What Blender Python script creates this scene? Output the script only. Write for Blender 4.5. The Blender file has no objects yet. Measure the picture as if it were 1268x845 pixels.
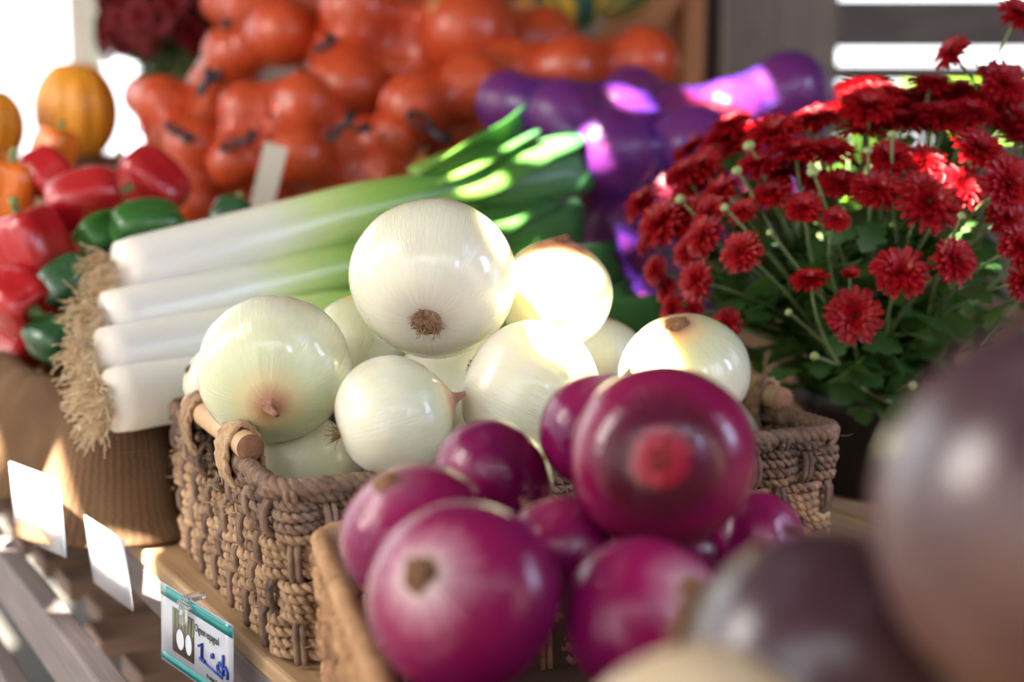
import bpy, bmesh, math, random
import numpy as np
from mathutils import Vector, Matrix, Quaternion, noise as mnoise

rnd = random.Random(7)
sc = bpy.context.scene
COL = sc.collection
PI = math.pi

# ------------------------------------------------------------------ camera
FPX = 1761.0                      # 50 mm lens on a 36 mm wide frame of 1268 px
PITCH = math.radians(8.0)
CAM = Vector((0, 0, 0.332))
cd = bpy.data.cameras.new('camera'); cam = bpy.data.objects.new('camera', cd); COL.objects.link(cam)
cam.location = CAM; cam.rotation_euler = (PI/2 - PITCH, 0, 0)
cd.sensor_width = 36; cd.lens = 50; cd.clip_start = 0.02; cd.clip_end = 200
cd.dof.use_dof = True; cd.dof.focus_distance = 0.96; cd.dof.aperture_fstop = 3.2
sc.camera = cam

# ------------------------------------------------------------------ light
world = bpy.data.worlds.new('world'); sc.world = world; world.use_nodes = True
wn = world.node_tree
bg = wn.nodes['Background']; bg.inputs[0].default_value = (0.93, 0.97, 1.0, 1); bg.inputs[1].default_value = 2.6
SUN = Vector((-0.40, -0.34, 0.85)).normalized()          # towards the sun
sd = bpy.data.lights.new('sun', 'SUN'); sun = bpy.data.objects.new('sun', sd); COL.objects.link(sun)
sd.energy = 60; sd.angle = math.radians(0.6); sd.color = (1.0, 0.93, 0.80)
sun.rotation_euler = SUN.to_track_quat('Z', 'Y').to_euler()

def area(name, loc, target, sx, sy, energy, color):
    l = bpy.data.lights.new(name, 'AREA'); o = bpy.data.objects.new(name, l); COL.objects.link(o)
    l.shape = 'RECTANGLE'; l.size = sx; l.size_y = sy; l.energy = energy; l.color = color
    o.location = loc
    o.rotation_euler = (Vector(loc) - Vector(target)).to_track_quat('Z', 'Y').to_euler()
    return o
area('daylight_open_side', (-1.75, 0.75, 1.05), (0, 0.95, 0.15), 0.55, 0.75, 17, (1.0, 0.93, 0.86))
area('daylight_side_window', (1.7, 0.60, 0.80), (0.0, 0.95, 0.15), 0.36, 0.6, 10, (0.55, 0.68, 1.0))
area('daylight_window', (1.15, -0.9, 1.05), (0.0, 0.7, 0.15), 0.22, 0.42, 4.5, (0.50, 0.60, 1.0))

sc.view_settings.view_transform = 'Standard'; sc.view_settings.look = 'None'
sc.view_settings.gamma = 1.0; sc.view_settings.use_curve_mapping = False
sc.view_settings.exposure = 0.5

# ------------------------------------------------------------------ helpers
FWD = Vector((0, math.cos(PITCH), -math.sin(PITCH)))
UPV = Vector((0, math.sin(PITCH), math.cos(PITCH)))
RGT = Vector((1, 0, 0))

def P(x, y, d):
    return CAM + d*(FWD + (x-634)/FPX*RGT - (y-422.5)/FPX*UPV)

def Pz(x, y, z):
    v = FWD + (x-634)/FPX*RGT - (y-422.5)/FPX*UPV
    return CAM + v*((z-CAM.z)/v.z)

def cdir(rx, up, toward):
    return (RGT*rx + UPV*up - FWD*toward).normalized()

TH = math.radians(30)
E0 = Vector((-0.242, 1.026, 0))
AV = Vector((math.cos(TH), math.sin(TH), 0)); TV = Vector((-math.sin(TH), math.cos(TH), 0))
def T(u, v, z=0.0):
    return E0 + AV*u + TV*v + Vector((0, 0, z))

class MB:
    def __init__(self):
        self.v = []; self.f = []; self.n = 0; self.uv = []; self.hasuv = False; self.mi = []
    def add(self, verts, faces, uvs=None, mi=0):
        verts = np.asarray(verts, dtype=float).reshape(-1, 3)
        b = self.n
        self.v.append(verts); self.n += len(verts)
        self.f.extend([tuple(i+b for i in f) for f in faces])
        self.mi.extend([mi]*len(faces))
        if uvs is not None: self.hasuv = True
        self.uv.append(np.asarray(uvs, dtype=float) if uvs is not None else np.zeros((len(verts), 2)))
    def box(self, c, s, R=None, mi=0):
        c = Vector(c); hx, hy, hz = s[0]/2, s[1]/2, s[2]/2
        vs = [Vector((sx*hx, sy*hy, sz*hz)) for sx in (-1, 1) for sy in (-1, 1) for sz in (-1, 1)]
        if R is not None: vs = [R @ v for v in vs]
        self.add([tuple(c+v) for v in vs], [(0, 1, 3, 2), (4, 6, 7, 5), (0, 4, 5, 1), (2, 3, 7, 6), (0, 2, 6, 4), (1, 5, 7, 3)], mi=mi)
    def grid(self, pts, closed_u=False, closed_v=False, uvs=None, mi=0, cap0=False, cap1=False):
        pts = np.asarray(pts, dtype=float); nv, nu = pts.shape[:2]
        fs = []
        for j in range(nv - (0 if closed_v else 1)):
            j2 = (j+1) % nv
            for i in range(nu - (0 if closed_u else 1)):
                i2 = (i+1) % nu
                fs.append((j*nu+i, j*nu+i2, j2*nu+i2, j2*nu+i))
        if cap0: fs.append(tuple(reversed(range(nu))))
        if cap1: fs.append(tuple((nv-1)*nu+i for i in range(nu)))
        if uvs is None:
            u, v = np.meshgrid(np.linspace(0, 1, nu), np.linspace(0, 1, nv)); uvs = np.stack([u.ravel(), v.ravel()], 1)
        self.add(pts.reshape(-1, 3), fs, uvs, mi)
    def tube(self, path, rad, sides=6, caps=True, mi=0):
        path = np.asarray(path, dtype=float); n = len(path)
        rad = np.broadcast_to(np.asarray(rad, dtype=float), (n,))
        t = np.gradient(path, axis=0); t /= np.linalg.norm(t, axis=1)[:, None] + 1e-12
        a = np.array([0, 0, 1.0]) if abs(t[0][2]) < 0.9 else np.array([1.0, 0, 0])
        nn = np.zeros_like(path); m = np.cross(t[0], a); m /= np.linalg.norm(m)
        for i in range(n):
            m = m - t[i]*np.dot(m, t[i]); m /= np.linalg.norm(m) + 1e-12; nn[i] = m
        bb = np.cross(t, nn)
        an = np.linspace(0, 2*PI, sides, endpoint=False)
        pts = path[:, None, :] + rad[:, None, None]*(np.cos(an)[None, :, None]*nn[:, None, :] + np.sin(an)[None, :, None]*bb[:, None, :])
        self.grid(pts, closed_u=True, mi=mi, cap0=caps, cap1=caps)
    def mesh(self, name, mats, smooth=True):
        me = bpy.data.meshes.new(name)
        vv = np.concatenate(self.v) if self.v else np.zeros((0, 3))
        me.from_pydata(vv.tolist(), [], self.f)
        if self.hasuv:
            l = me.uv_layers.new(name='UVMap'); uv = np.concatenate(self.uv)
            li = np.zeros(len(me.loops), dtype=np.int32); me.loops.foreach_get('vertex_index', li)
            l.data.foreach_set('uv', uv[li].ravel())
        if not isinstance(mats, (list, tuple)): mats = [mats]
        for m in mats: me.materials.append(m)
        if len(mats) > 1: me.polygons.foreach_set('material_index', self.mi)
        me.polygons.foreach_set('use_smooth', [smooth]*len(me.polygons))
        me.update()
        return me
    def build(self, name, mats, parent=None, smooth=True, bevel=0):
        o = link(name, self.mesh(name, mats, smooth), parent)
        if bevel: bev(o, bevel)
        return o

def bev(o, w):
    b = o.modifiers.new('bevel', 'BEVEL'); b.width = w; b.segments = 2; b.limit_method = 'ANGLE'

def link(name, me, parent=None):
    o = bpy.data.objects.new(name, me); COL.objects.link(o)
    if parent is not None: o.parent = parent
    return o

def tag(o, label, cat, group=None):
    o['label'] = label; o['category'] = cat
    if group: o['group'] = group
    return o

def thing(name, label, cat, loc=(0, 0, 0), rz=0.0, group=None):
    o = link(name, None); o.location = loc; o.rotation_euler = (0, 0, rz); o.empty_display_size = 0.05
    return tag(o, label, cat, group)

def struct(o):
    o['kind'] = 'structure'; return o

# ------------------------------------------------------------------ materials
class NT:
    def __init__(self, name):
        self.m = bpy.data.materials.new(name); self.m.use_nodes = True
        self.t = self.m.node_tree; self.b = self.t.nodes['Principled BSDF']; self.out = self.t.nodes['Material Output']
    def n(self, typ, **kw):
        nd = self.t.nodes.new(typ)
        for k, v in kw.items(): setattr(nd, k, v)
        return nd
    def l(self, a, b): self.t.links.new(a, b)
    def inp(self, sock, v):
        if isinstance(v, bpy.types.NodeSocket): self.l(v, sock)
        else: sock.default_value = v
    def math(self, op, a, b=0.0, c=None):
        nd = self.n('ShaderNodeMath', operation=op); self.inp(nd.inputs[0], a); self.inp(nd.inputs[1], b)
        if c is not None: self.inp(nd.inputs[2], c)
        return nd.outputs[0]
    def coord(self, k='Object'): return self.n('ShaderNodeTexCoord').outputs[k]
    def mapping(self, vec, scale=(1, 1, 1), loc=(0, 0, 0), rot=(0, 0, 0)):
        nd = self.n('ShaderNodeMapping'); self.l(vec, nd.inputs[0])
        nd.inputs['Scale'].default_value = scale; nd.inputs['Location'].default_value = loc; nd.inputs['Rotation'].default_value = rot
        return nd.outputs[0]
    def noise(self, vec, scale=5, detail=4, rough=0.55, dist=0.0):
        nd = self.n('ShaderNodeTexNoise'); self.l(vec, nd.inputs['Vector'])
        nd.inputs['Scale'].default_value = scale; nd.inputs['Detail'].default_value = detail
        nd.inputs['Roughness'].default_value = rough; nd.inputs['Distortion'].default_value = dist
        return nd.outputs['Fac']
    def wave(self, vec, scale=5, dist=0.0, direction='X'):
        nd = self.n('ShaderNodeTexWave', bands_direction=direction); self.l(vec, nd.inputs['Vector'])
        nd.inputs['Scale'].default_value = scale; nd.inputs['Distortion'].default_value = dist
        return nd.outputs['Fac']
    def ramp(self, fac, stops, interp='LINEAR'):
        nd = self.n('ShaderNodeValToRGB'); self.l(fac, nd.inputs[0]); cr = nd.color_ramp; cr.interpolation = interp
        while len(cr.elements) < len(stops): cr.elements.new(0.5)
        for e, (p, c) in zip(cr.elements, stops):
            e.position = p; e.color = (c[0], c[1], c[2], 1) if len(c) == 3 else c
        return nd.outputs[0]
    def mix(self, fac, a, b, mode='MIX'):
        nd = self.n('ShaderNodeMix', data_type='RGBA', blend_type=mode)
        self.inp(nd.inputs[0], fac)
        for s, v in ((nd.inputs[6], a), (nd.inputs[7], b)):
            if isinstance(v, bpy.types.NodeSocket): self.l(v, s)
            else: s.default_value = (v[0], v[1], v[2], 1)
        return nd.outputs[2]
    def bump(self, h, strength=0.3, dist=0.01):
        nd = self.n('ShaderNodeBump'); self.l(h, nd.inputs['Height'])
        nd.inputs['Strength'].default_value = strength; nd.inputs['Distance'].default_value = dist
        self.l(nd.outputs[0], self.b.inputs['Normal']); return nd
    def set(self, color=None, rough=None, coat=None, sss=None, sssr=None, ssss=None, spec=None, sheen=None, coatr=None, trans=None, metal=None, alpha=None):
        b = self.b
        if color is not None:
            if isinstance(color, bpy.types.NodeSocket): self.l(color, b.inputs['Base Color'])
            else: b.inputs['Base Color'].default_value = (*color, 1)
        for k, v in (('Roughness', rough), ('Coat Weight', coat), ('Coat Roughness', coatr), ('Subsurface Weight', sss), ('Subsurface Scale', ssss),
                     ('Specular IOR Level', spec), ('Sheen Weight', sheen), ('Transmission Weight', trans), ('Metallic', metal), ('Alpha', alpha)):
            if v is not None: self.inp(b.inputs[k], v)
        if sssr is not None: b.inputs['Subsurface Radius'].default_value = sssr
        return self.m
    def translucent(self, color, fac):
        tr = self.n('ShaderNodeBsdfTranslucent'); mx = self.n('ShaderNodeMixShader')
        if isinstance(color, bpy.types.NodeSocket): self.l(color, tr.inputs[0])
        else: tr.inputs[0].default_value = (*color, 1)
        mx.inputs[0].default_value = fac
        self.l(self.b.outputs[0], mx.inputs[1]); self.l(tr.outputs[0], mx.inputs[2]); self.l(mx.outputs[0], self.out.inputs[0])

def wood(name, c1, c2, scale=(2, 30, 30), rough=0.65, bump=0.25):
    k = NT(name); v = k.mapping(k.coord(), scale)
    rn = k.n('ShaderNodeObjectInfo').outputs['Random']
    g = k.noise(v, 3.0, 6, 0.6, 0.8); f = k.noise(k.mapping(k.coord(), (3, 3, 3)), 2.0, 3)
    fac = k.math('ADD', k.math('MULTIPLY', g, 0.75), k.math('MULTIPLY', f, 0.25))
    col = k.ramp(fac, [(0.3, c2), (0.7, c1)])
    h = k.n('ShaderNodeHueSaturation'); k.l(col, h.inputs['Color'])
    k.l(k.math('ADD', k.math('MULTIPLY', rn, 0.35), 0.82), h.inputs['Value'])
    k.bump(g, bump, 0.004)
    return k.set(color=h.outputs[0], rough=rough)

def plain(name, c, rough=0.5, **kw):
    k = NT(name); f = k.noise(k.coord(), 14, 4)
    return k.set(color=k.mix(f, [x*0.8 for x in c], [min(1, x*1.15) for x in c]), rough=rough, **kw)

def longitude(k, freq, zf):
    """noise that runs in meridians about the local Z axis"""
    s = k.n('ShaderNodeSeparateXYZ'); k.l(k.coord(), s.inputs[0])
    c = k.n('ShaderNodeCombineXYZ'); k.l(s.outputs[0], c.inputs[0]); k.l(s.outputs[1], c.inputs[1])
    nrm = k.n('ShaderNodeVectorMath', operation='NORMALIZE'); k.l(c.outputs[0], nrm.inputs[0])
    sc_ = k.n('ShaderNodeVectorMath', operation='SCALE'); k.l(nrm.outputs[0], sc_.inputs[0]); sc_.inputs['Scale'].default_value = freq
    c2 = k.n('ShaderNodeCombineXYZ'); k.l(k.math('MULTIPLY', s.outputs[2], zf), c2.inputs[2])
    ad = k.n('ShaderNodeVectorMath', operation='ADD'); k.l(sc_.outputs[0], ad.inputs[0]); k.l(c2.outputs[0], ad.inputs[1])
    rn = k.n('ShaderNodeObjectInfo').outputs['Random']
    ad2 = k.n('ShaderNodeVectorMath', operation='ADD'); k.l(ad.outputs[0], ad2.inputs[0])
    c3 = k.n('ShaderNodeCombineXYZ'); k.l(k.math('MULTIPLY', rn, 37.0), c3.inputs[0]); k.l(c3.outputs[0], ad2.inputs[1])
    return ad2.outputs[0], s.outputs[2]

def white_onion_mat():
    k = NT('white_onion_skin'); v, z = longitude(k, 9.0, 0.8)
    g = k.noise(v, 2.2, 3); fine = k.noise(v, 7.0, 2)
    big = k.noise(k.coord(), 1.1, 2)
    zz = k.math('ADD', k.math('MULTIPLY', z, 0.5), 0.5)
    base = k.ramp(zz, [(0.0, (0.74, 0.68, 0.58)), (0.16, (0.78, 0.75, 0.62)), (0.55, (0.74, 0.75, 0.58)), (0.86, (0.64, 0.68, 0.42)), (0.915, (0.70, 0.58, 0.28)), (0.955, (0.50, 0.20, 0.08))])
    col = k.mix(k.math('MULTIPLY', k.ramp(g, [(0.45, (0, 0, 0)), (0.72, (1, 1, 1))]), 0.25), base, (0.60, 0.65, 0.40))
    col = k.mix(k.math('MULTIPLY', big, 0.2), col, (0.78, 0.79, 0.68))
    nearroot = k.ramp(zz, [(0.0, (1, 1, 1)), (0.10, (0, 0, 0))])
    col = k.mix(k.math('MULTIPLY', k.ramp(fine, [(0.42, (0, 0, 0)), (0.6, (1, 1, 1))]), nearroot), col, (0.50, 0.40, 0.34))
    hgt = k.math('ADD', k.math('MULTIPLY', g, 0.6), k.math('MULTIPLY', fine, 0.4))
    k.bump(hgt, 0.20, 0.03)
    return k.set(color=col, rough=0.22, coat=0.6, coatr=0.08, sss=0.6, sssr=(1.0, 0.80, 0.16), ssss=0.035, spec=0.5)

def red_onion_mat(name, pale_top, pale_root, dark=1.0, rootred=False):
    k = NT(name); v, z = longitude(k, 9.0, 0.7)
    g = k.noise(v, 2.4, 4); fine = k.noise(v, 8.0, 2); big = k.noise(k.coord(), 1.6, 3)
    zz = k.math('ADD', k.math('ADD', k.math('MULTIPLY', z, 0.5), 0.5), k.math('MULTIPLY', k.math('SUBTRACT', g, 0.5), 0.04 if rootred else 0.14))
    m1 = (0.23*dark, 0.005*dark, 0.066*dark); m2 = (0.14*dark, 0.003*dark, 0.062*dark)
    pale = (0.72, 0.42, 0.50)
    if rootred:
        stops = [(0.0, (0.42, 0.02, 0.03)), (0.048, (0.40, 0.02, 0.03)), (0.062, (0.05, 0.010, 0.010)), (0.105, (0.08, 0.010, 0.018)), (0.20, (0.22, 0.007, 0.055)), (0.6, m1), (0.9, m2)]
    else:
        stops = [(0.0, tuple(pale_root*a+(1-pale_root)*b for a, b in zip(pale, m1))), (0.14, m1), (0.5, m2), (0.85, m1),
                 (0.915, tuple(pale_top*0.40*a+(1-pale_top*0.35)*b for a, b in zip(pale, m1))), (0.98, tuple(pale_top*a+(1-pale_top)*b for a, b in zip((0.85, 0.75, 0.66), m1)))]
    base = k.ramp(zz, stops)
    col = k.mix(k.math('MULTIPLY', k.ramp(fine, [(0.5, (0, 0, 0)), (0.75, (1, 1, 1))]), 0.35), base, (0.34, 0.02, 0.12))
    col = k.mix(k.math('MULTIPLY', k.ramp(big, [(0.45, (0, 0, 0)), (0.75, (1, 1, 1))]), 0.4), col, (0.13, 0.004, 0.06))
    k.bump(k.math('ADD', k.math('MULTIPLY', g, 0.6), k.math('MULTIPLY', fine, 0.4)), 0.12, 0.03)
    return k.set(color=col, rough=0.16, coat=0.35, coatr=0.04, spec=0.2, sss=0.06, sssr=(1, 0.15, 0.3), ssss=0.006)

def skin_mat(name, c1, c2, rough=0.4, coat=0.2, sss=0.0):
    k = NT(name); v, z = longitude(k, 6.0, 0.8); g = k.noise(v, 2.5, 4)
    k.bump(g, 0.15, 0.03)
    return k.set(color=k.ramp(g, [(0.3, c1), (0.7, c2)]), rough=rough, coat=coat, sss=sss, sssr=(1, 0.4, 0.1), ssss=0.01)

def rope_mat(name, c1, c2, c3):
    k = NT(name); co = k.coord()
    a = k.noise(co, 90, 4, 0.7); b = k.noise(co, 14, 3); c = k.noise(k.mapping(co, (1, 1, 1)), 320, 2)
    rn = k.n('ShaderNodeObjectInfo').outputs['Random']
    f = k.math('ADD', k.math('MULTIPLY', a, 0.6), k.math('ADD', k.math('MULTIPLY', b, 0.45), k.math('MULTIPLY', k.math('SUBTRACT', rn, 0.5), 0.16)))
    k.bump(c, 0.5, 0.002)
    return k.set(color=k.ramp(f, [(0.33, c3), (0.5, c2), (0.72, c1)]), rough=0.75, spec=0.3)

def net_mat(name, col, scale, cover):
    """knitted net: strands cross in two diagonals, open between them"""
    k = NT(name); uvw = k.coord('Object')
    w1 = k.wave(k.mapping(uvw, (1, 1, 1), rot=(0.3, 0.5, 0.7)), scale, 0.6, 'DIAGONAL')
    w2 = k.wave(k.mapping(uvw, (1, 1, 1), rot=(-0.4, 0.6, 2.2)), scale, 0.6, 'DIAGONAL')
    m = k.math('MAXIMUM', w1, w2)
    a = k.n('ShaderNodeMapRange'); k.l(m, a.inputs[0]); a.inputs[1].default_value = 1-cover; a.inputs[2].default_value = 1-cover+0.12
    f = k.noise(uvw, 12, 3)
    m_ = k.set(color=k.mix(f, [c*0.75 for c in col], [min(1, c*1.2) for c in col]), rough=0.38, alpha=a.outputs[0], coat=0.3)
    return m_

M = {}
M['won'] = white_onion_mat()
M['ron_a'] = red_onion_mat('red_onion_pale_neck', 0.95, 0.3)
M['ron_b'] = red_onion_mat('red_onion_deep', 0.25, 0.2)
M['ron_c'] = red_onion_mat('red_onion_red_root', 0.2, 0.0, 1.0, True)
M['ron_d'] = red_onion_mat('red_onion_mid_neck', 0.7, 0.25, 1.15)
M['ron_e'] = red_onion_mat('red_onion_reddish', 0.1, 0.1, 0.95)
M['rootb'] = rope_mat('dry_root_brown', (0.42, 0.22, 0.11), (0.20, 0.09, 0.04), (0.04, 0.018, 0.01))
M['rootl'] = rope_mat('dry_root_pale', (0.72, 0.50, 0.33), (0.45, 0.27, 0.15), (0.12, 0.06, 0.03))
M['neck'] = rope_mat('dry_neck_skin', (0.60, 0.36, 0.24), (0.42, 0.20, 0.13), (0.16, 0.07, 0.04))
M['neckred'] = rope_mat('dry_red_root', (0.50, 0.07, 0.06), (0.34, 0.03, 0.03), (0.05, 0.02, 0.015))
M['rope'] = rope_mat('seagrass_rope', (0.60, 0.40, 0.24), (0.36, 0.22, 0.125), (0.08, 0.045, 0.028))
M['rope_dark'] = rope_mat('seagrass_rope_dark', (0.34, 0.22, 0.15), (0.19, 0.115, 0.075), (0.055, 0.035, 0.027))
M['rope_warm'] = rope_mat('seagrass_rope_warm', (0.56, 0.33, 0.17), (0.38, 0.20, 0.095), (0.13, 0.06, 0.03))
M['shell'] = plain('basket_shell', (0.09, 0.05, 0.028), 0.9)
M['dowel'] = wood('dowel_wood', (0.62, 0.40, 0.22), (0.45, 0.27, 0.14), (20, 20, 3), 0.5)
M['dowel_end'] = rope_mat('dowel_end_grain', (0.40, 0.21, 0.12), (0.27, 0.13, 0.07), (0.15, 0.07, 0.04))
M['plank'] = wood('yellow_plank', (0.58, 0.38, 0.20), (0.36, 0.21, 0.10), (30, 2, 30))
M['grey_plank'] = wood('grey_plank', (0.26, 0.21, 0.20), (0.15, 0.115, 0.11), (30, 2, 30))
M['slat'] = wood('brown_slat', (0.50, 0.33, 0.24), (0.34, 0.21, 0.15), (2, 30, 30))
M['wallb'] = wood('weathered_board', (0.30, 0.245, 0.22), (0.13, 0.10, 0.09), (1.5, 20, 14))
M['post'] = wood('weathered_post', (0.27, 0.22, 0.175), (0.15, 0.12, 0.095), (14, 14, 1.2))
M['palepost'] = wood('pale_post', (0.80, 0.74, 0.64), (0.62, 0.56, 0.48), (14, 14, 1.2))
M['darkfill'] = wood('dark_gap_fill', (0.06, 0.035, 0.03), (0.03, 0.018, 0.015), (14, 14, 1.2))
M['orangewood'] = wood('orange_stained_wood', (0.62, 0.26, 0.06), (0.42, 0.15, 0.03), (14, 14, 1.5), 0.45)
M['crate'] = wood('crate_wood', (0.45, 0.27, 0.13), (0.28, 0.155, 0.07), (2, 25, 25))
M['roof'] = wood('roof_boards', (0.22, 0.17, 0.14), (0.12, 0.09, 0.075), (2, 20, 20))
M['floor'] = plain('floor_concrete', (0.045, 0.04, 0.034), 0.9)
M['yonion'] = skin_mat('yellow_onion_skin', (0.36, 0.10, 0.03), (0.58, 0.21, 0.075), 0.3, 0.4)
M['ponion'] = skin_mat('purple_onion_skin', (0.20, 0.010, 0.045), (0.46, 0.05, 0.07), 0.28, 0.4)
M['onet'] = net_mat('orange_net', (0.72, 0.065, 0.012), 260, 0.32)
M['pnet'] = net_mat('purple_net', (0.07, 0.018, 0.26), 200, 0.24)
M['black'] = plain('black_twist', (0.012, 0.012, 0.018), 0.35)
M['redpep'] = skin_mat('red_pepper_skin', (0.40, 0.006, 0.012), (0.50, 0.012, 0.016), 0.2, 0.5)
M['greenpep'] = skin_mat('green_pepper_skin', (0.018, 0.10, 0.014), (0.03, 0.15, 0.02), 0.2, 0.5)
M['darkgreenpep'] = skin_mat('dark_green_pepper_skin', (0.010, 0.06, 0.018), (0.018, 0.095, 0.03), 0.2, 0.5)
M['orangepep'] = skin_mat('orange_pepper_skin', (0.78, 0.16, 0.01), (0.85, 0.22, 0.015), 0.22, 0.5)
M['pumpkin'] = skin_mat('pumpkin_skin', (0.85, 0.30, 0.02), (0.92, 0.40, 0.03), 0.4, 0.2)
M['stemgreen'] = plain('green_stem', (0.16, 0.25, 0.07), 0.5)
M['stempale'] = plain('pale_stem', (0.55, 0.48, 0.36), 0.6)
M['petal'] = (lambda k: (k.translucent((0.5, 0.006, 0.012), 0.16), k.set(color=k.ramp(k.noise(k.coord(), 3, 2), [(0.3, (0.22, 0.0015, 0.005)), (0.7, (0.40, 0.004, 0.009))]), rough=0.4, spec=0.3))[1])(NT('mum_petal'))
M['petaldark'] = (lambda k: (k.translucent((0.3, 0.008, 0.015), 0.15), k.set(color=(0.20, 0.003, 0.008), rough=0.6))[1])(NT('mum_petal_dark'))
M['leaf'] = (lambda k: (k.translucent((0.16, 0.34, 0.05), 0.28), k.set(color=k.ramp(k.n('ShaderNodeObjectInfo').outputs['Random'], [(0.0, (0.028, 0.085, 0.022)), (1.0, (0.075, 0.165, 0.040))]), rough=0.42))[1])(NT('mum_leaf'))
M['mumstem'] = plain('mum_stem', (0.20, 0.27, 0.11), 0.6)
M['bud'] = plain('mum_bud', (0.28, 0.33, 0.12), 0.6)
M['pot'] = plain('dark_pot', (0.02, 0.018, 0.018), 0.6)
M['soil'] = plain('pot_soil', (0.03, 0.02, 0.014), 0.95)
M['gourd'] = (lambda k: k.set(color=k.ramp(k.noise(longitude(k, 2.2, 0.3)[0], 1.4, 1), [(0.50, (0.016, 0.085, 0.05)), (0.58, (0.70, 0.42, 0.04))]), rough=0.35))(NT('striped_gourd'))
M['paper'] = plain('tag_paper', (0.62, 0.55, 0.45), 0.8)
M['rootleek'] = rope_mat('leek_root', (0.85, 0.70, 0.48), (0.66, 0.47, 0.27), (0.28, 0.17, 0.08))

def leek_mat():
    k = NT('leek_skin'); uv = k.coord('UV'); s = k.n('ShaderNodeSeparateXYZ'); k.l(uv, s.inputs[0])
    st = k.noise(k.mapping(uv, (40, 1.2, 1)), 1.0, 3)
    v = k.math('ADD', s.outputs[1], k.math('MULTIPLY', k.math('SUBTRACT', st, 0.5), 0.14))
    col = k.ramp(v, [(0.0, (0.82, 0.74, 0.64)), (0.08, (0.86, 0.82, 0.74)), (0.36, (0.82, 0.83, 0.66)), (0.50, (0.62, 0.76, 0.30)), (0.66, (0.32, 0.55, 0.10)), (0.84, (0.10, 0.29, 0.055)), (1.0, (0.05, 0.18, 0.06))])
    k.bump(st, 0.12, 0.01)
    return k.set(color=col, rough=0.32, coat=0.2, coatr=0.2, sss=0.25, sssr=(0.8, 1.0, 0.3), ssss=0.012)
M['leek'] = leek_mat()
def leekleaf_mat():
    k = NT('leek_leaf'); uv = k.coord('UV'); s = k.n('ShaderNodeSeparateXYZ'); k.l(uv, s.inputs[0])
    st = k.noise(k.mapping(uv, (30, 0.8, 1)), 1.0, 3)
    col = k.ramp(k.math('ADD', s.outputs[1], k.math('MULTIPLY', k.math('SUBTRACT', st, 0.5), 0.35)), [(0.0, (0.30, 0.52, 0.09)), (0.45, (0.13, 0.34, 0.06)), (1.0, (0.055, 0.20, 0.07))])
    k.bump(st, 0.3, 0.004); k.translucent((0.25, 0.5, 0.06), 0.2)
    return k.set(color=col, rough=0.34, coat=0.15)
M['leekleaf'] = leekleaf_mat()

def burlap_mat():
    k = NT('burlap_cloth'); uv = k.coord('UV')
    w1 = k.wave(k.mapping(uv, (1, 1, 1)), 180, 2.5, 'X'); w2 = k.wave(k.mapping(uv, (1, 1, 1)), 130, 2.5, 'Y')
    h = k.math('ADD', w1, w2); b = k.noise(k.coord(), 9, 4)
    f = k.math('ADD', k.math('MULTIPLY', h, 0.14), k.math('MULTIPLY', b, 0.75))
    k.bump(h, 0.25, 0.002)
    return k.set(color=k.ramp(f, [(0.25, (0.065, 0.034, 0.018)), (0.75, (0.19, 0.11, 0.06))]), rough=0.95, spec=0.1)
M['burlap'] = burlap_mat()

def rutabaga_mat(name, bands):
    k = NT(name); s = k.n('ShaderNodeSeparateXYZ'); k.l(k.coord(), s.inputs[0])
    n1 = k.noise(k.coord(), 1.6, 3); n2 = k.noise(k.mapping(k.coord(), (1, 1, 5)), 2.5, 3)
    f = k.math('ADD', k.math('ADD', k.math('MULTIPLY', s.outputs[2], 0.5), 0.5), k.math('MULTIPLY', k.math('SUBTRACT', n1, 0.5), 0.5))
    col = k.mix(k.math('MULTIPLY', n2, 0.3), k.ramp(f, bands), (0.12, 0.06, 0.07))
    return k.set(color=col, rough=0.3, coat=0.3, coatr=0.2)
CREAM = (0.40, 0.24, 0.12); PURP = (0.055, 0.022, 0.030); PUR2 = (0.035, 0.014, 0.028)
M['ruta'] = rutabaga_mat('rutabaga_skin', [(0.0, (0.20, 0.10, 0.05)), (0.12, (0.13, 0.06, 0.045)), (0.30, PURP), (0.8, PUR2), (1.0, (0.12, 0.12, 0.08))])
M['rutacream'] = rutabaga_mat('rutabaga_pale_skin', [(0.0, (0.75, 0.60, 0.38)), (0.7, (0.66, 0.50, 0.30)), (0.9, (0.30, 0.16, 0.15)), (1.0, PURP)])

# card materials
M['cardwhite'] = (lambda k: (k.translucent((0.9, 0.92, 0.95), 0.45), k.set(color=(0.70, 0.72, 0.80), rough=0.25, coat=0.6, coatr=0.05))[1])(NT('price_card_paper'))
M['teal'] = (lambda k: (k.translucent((0.02, 0.45, 0.42), 0.25), k.set(color=(0.012, 0.33, 0.32), rough=0.25, coat=0.6, coatr=0.05))[1])(NT('price_card_teal'))
M['ink'] = plain('printed_ink', (0.03, 0.03, 0.04), 0.5)
M['blueink'] = plain('blue_marker', (0.012, 0.05, 0.36), 0.4)
M['photo_bg'] = plain('card_photo_ground', (0.10, 0.075, 0.06), 0.3)
M['photo_green'] = plain('card_photo_green', (0.16, 0.22, 0.10), 0.3)
M['photo_bulb'] = plain('card_photo_bulb', (0.62, 0.66, 0.74), 0.3)
M['clear'] = (lambda k: k.set(color=(0.95, 0.97, 1.0), rough=0.08, trans=0.85, spec=0.6))(NT('clear_plastic'))

# ================================================================== SETTING
b = MB(); b.box((0, 4, -0.83), (24, 24, 0.06)); struct(b.build('floor', M['floor'], smooth=False))

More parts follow.
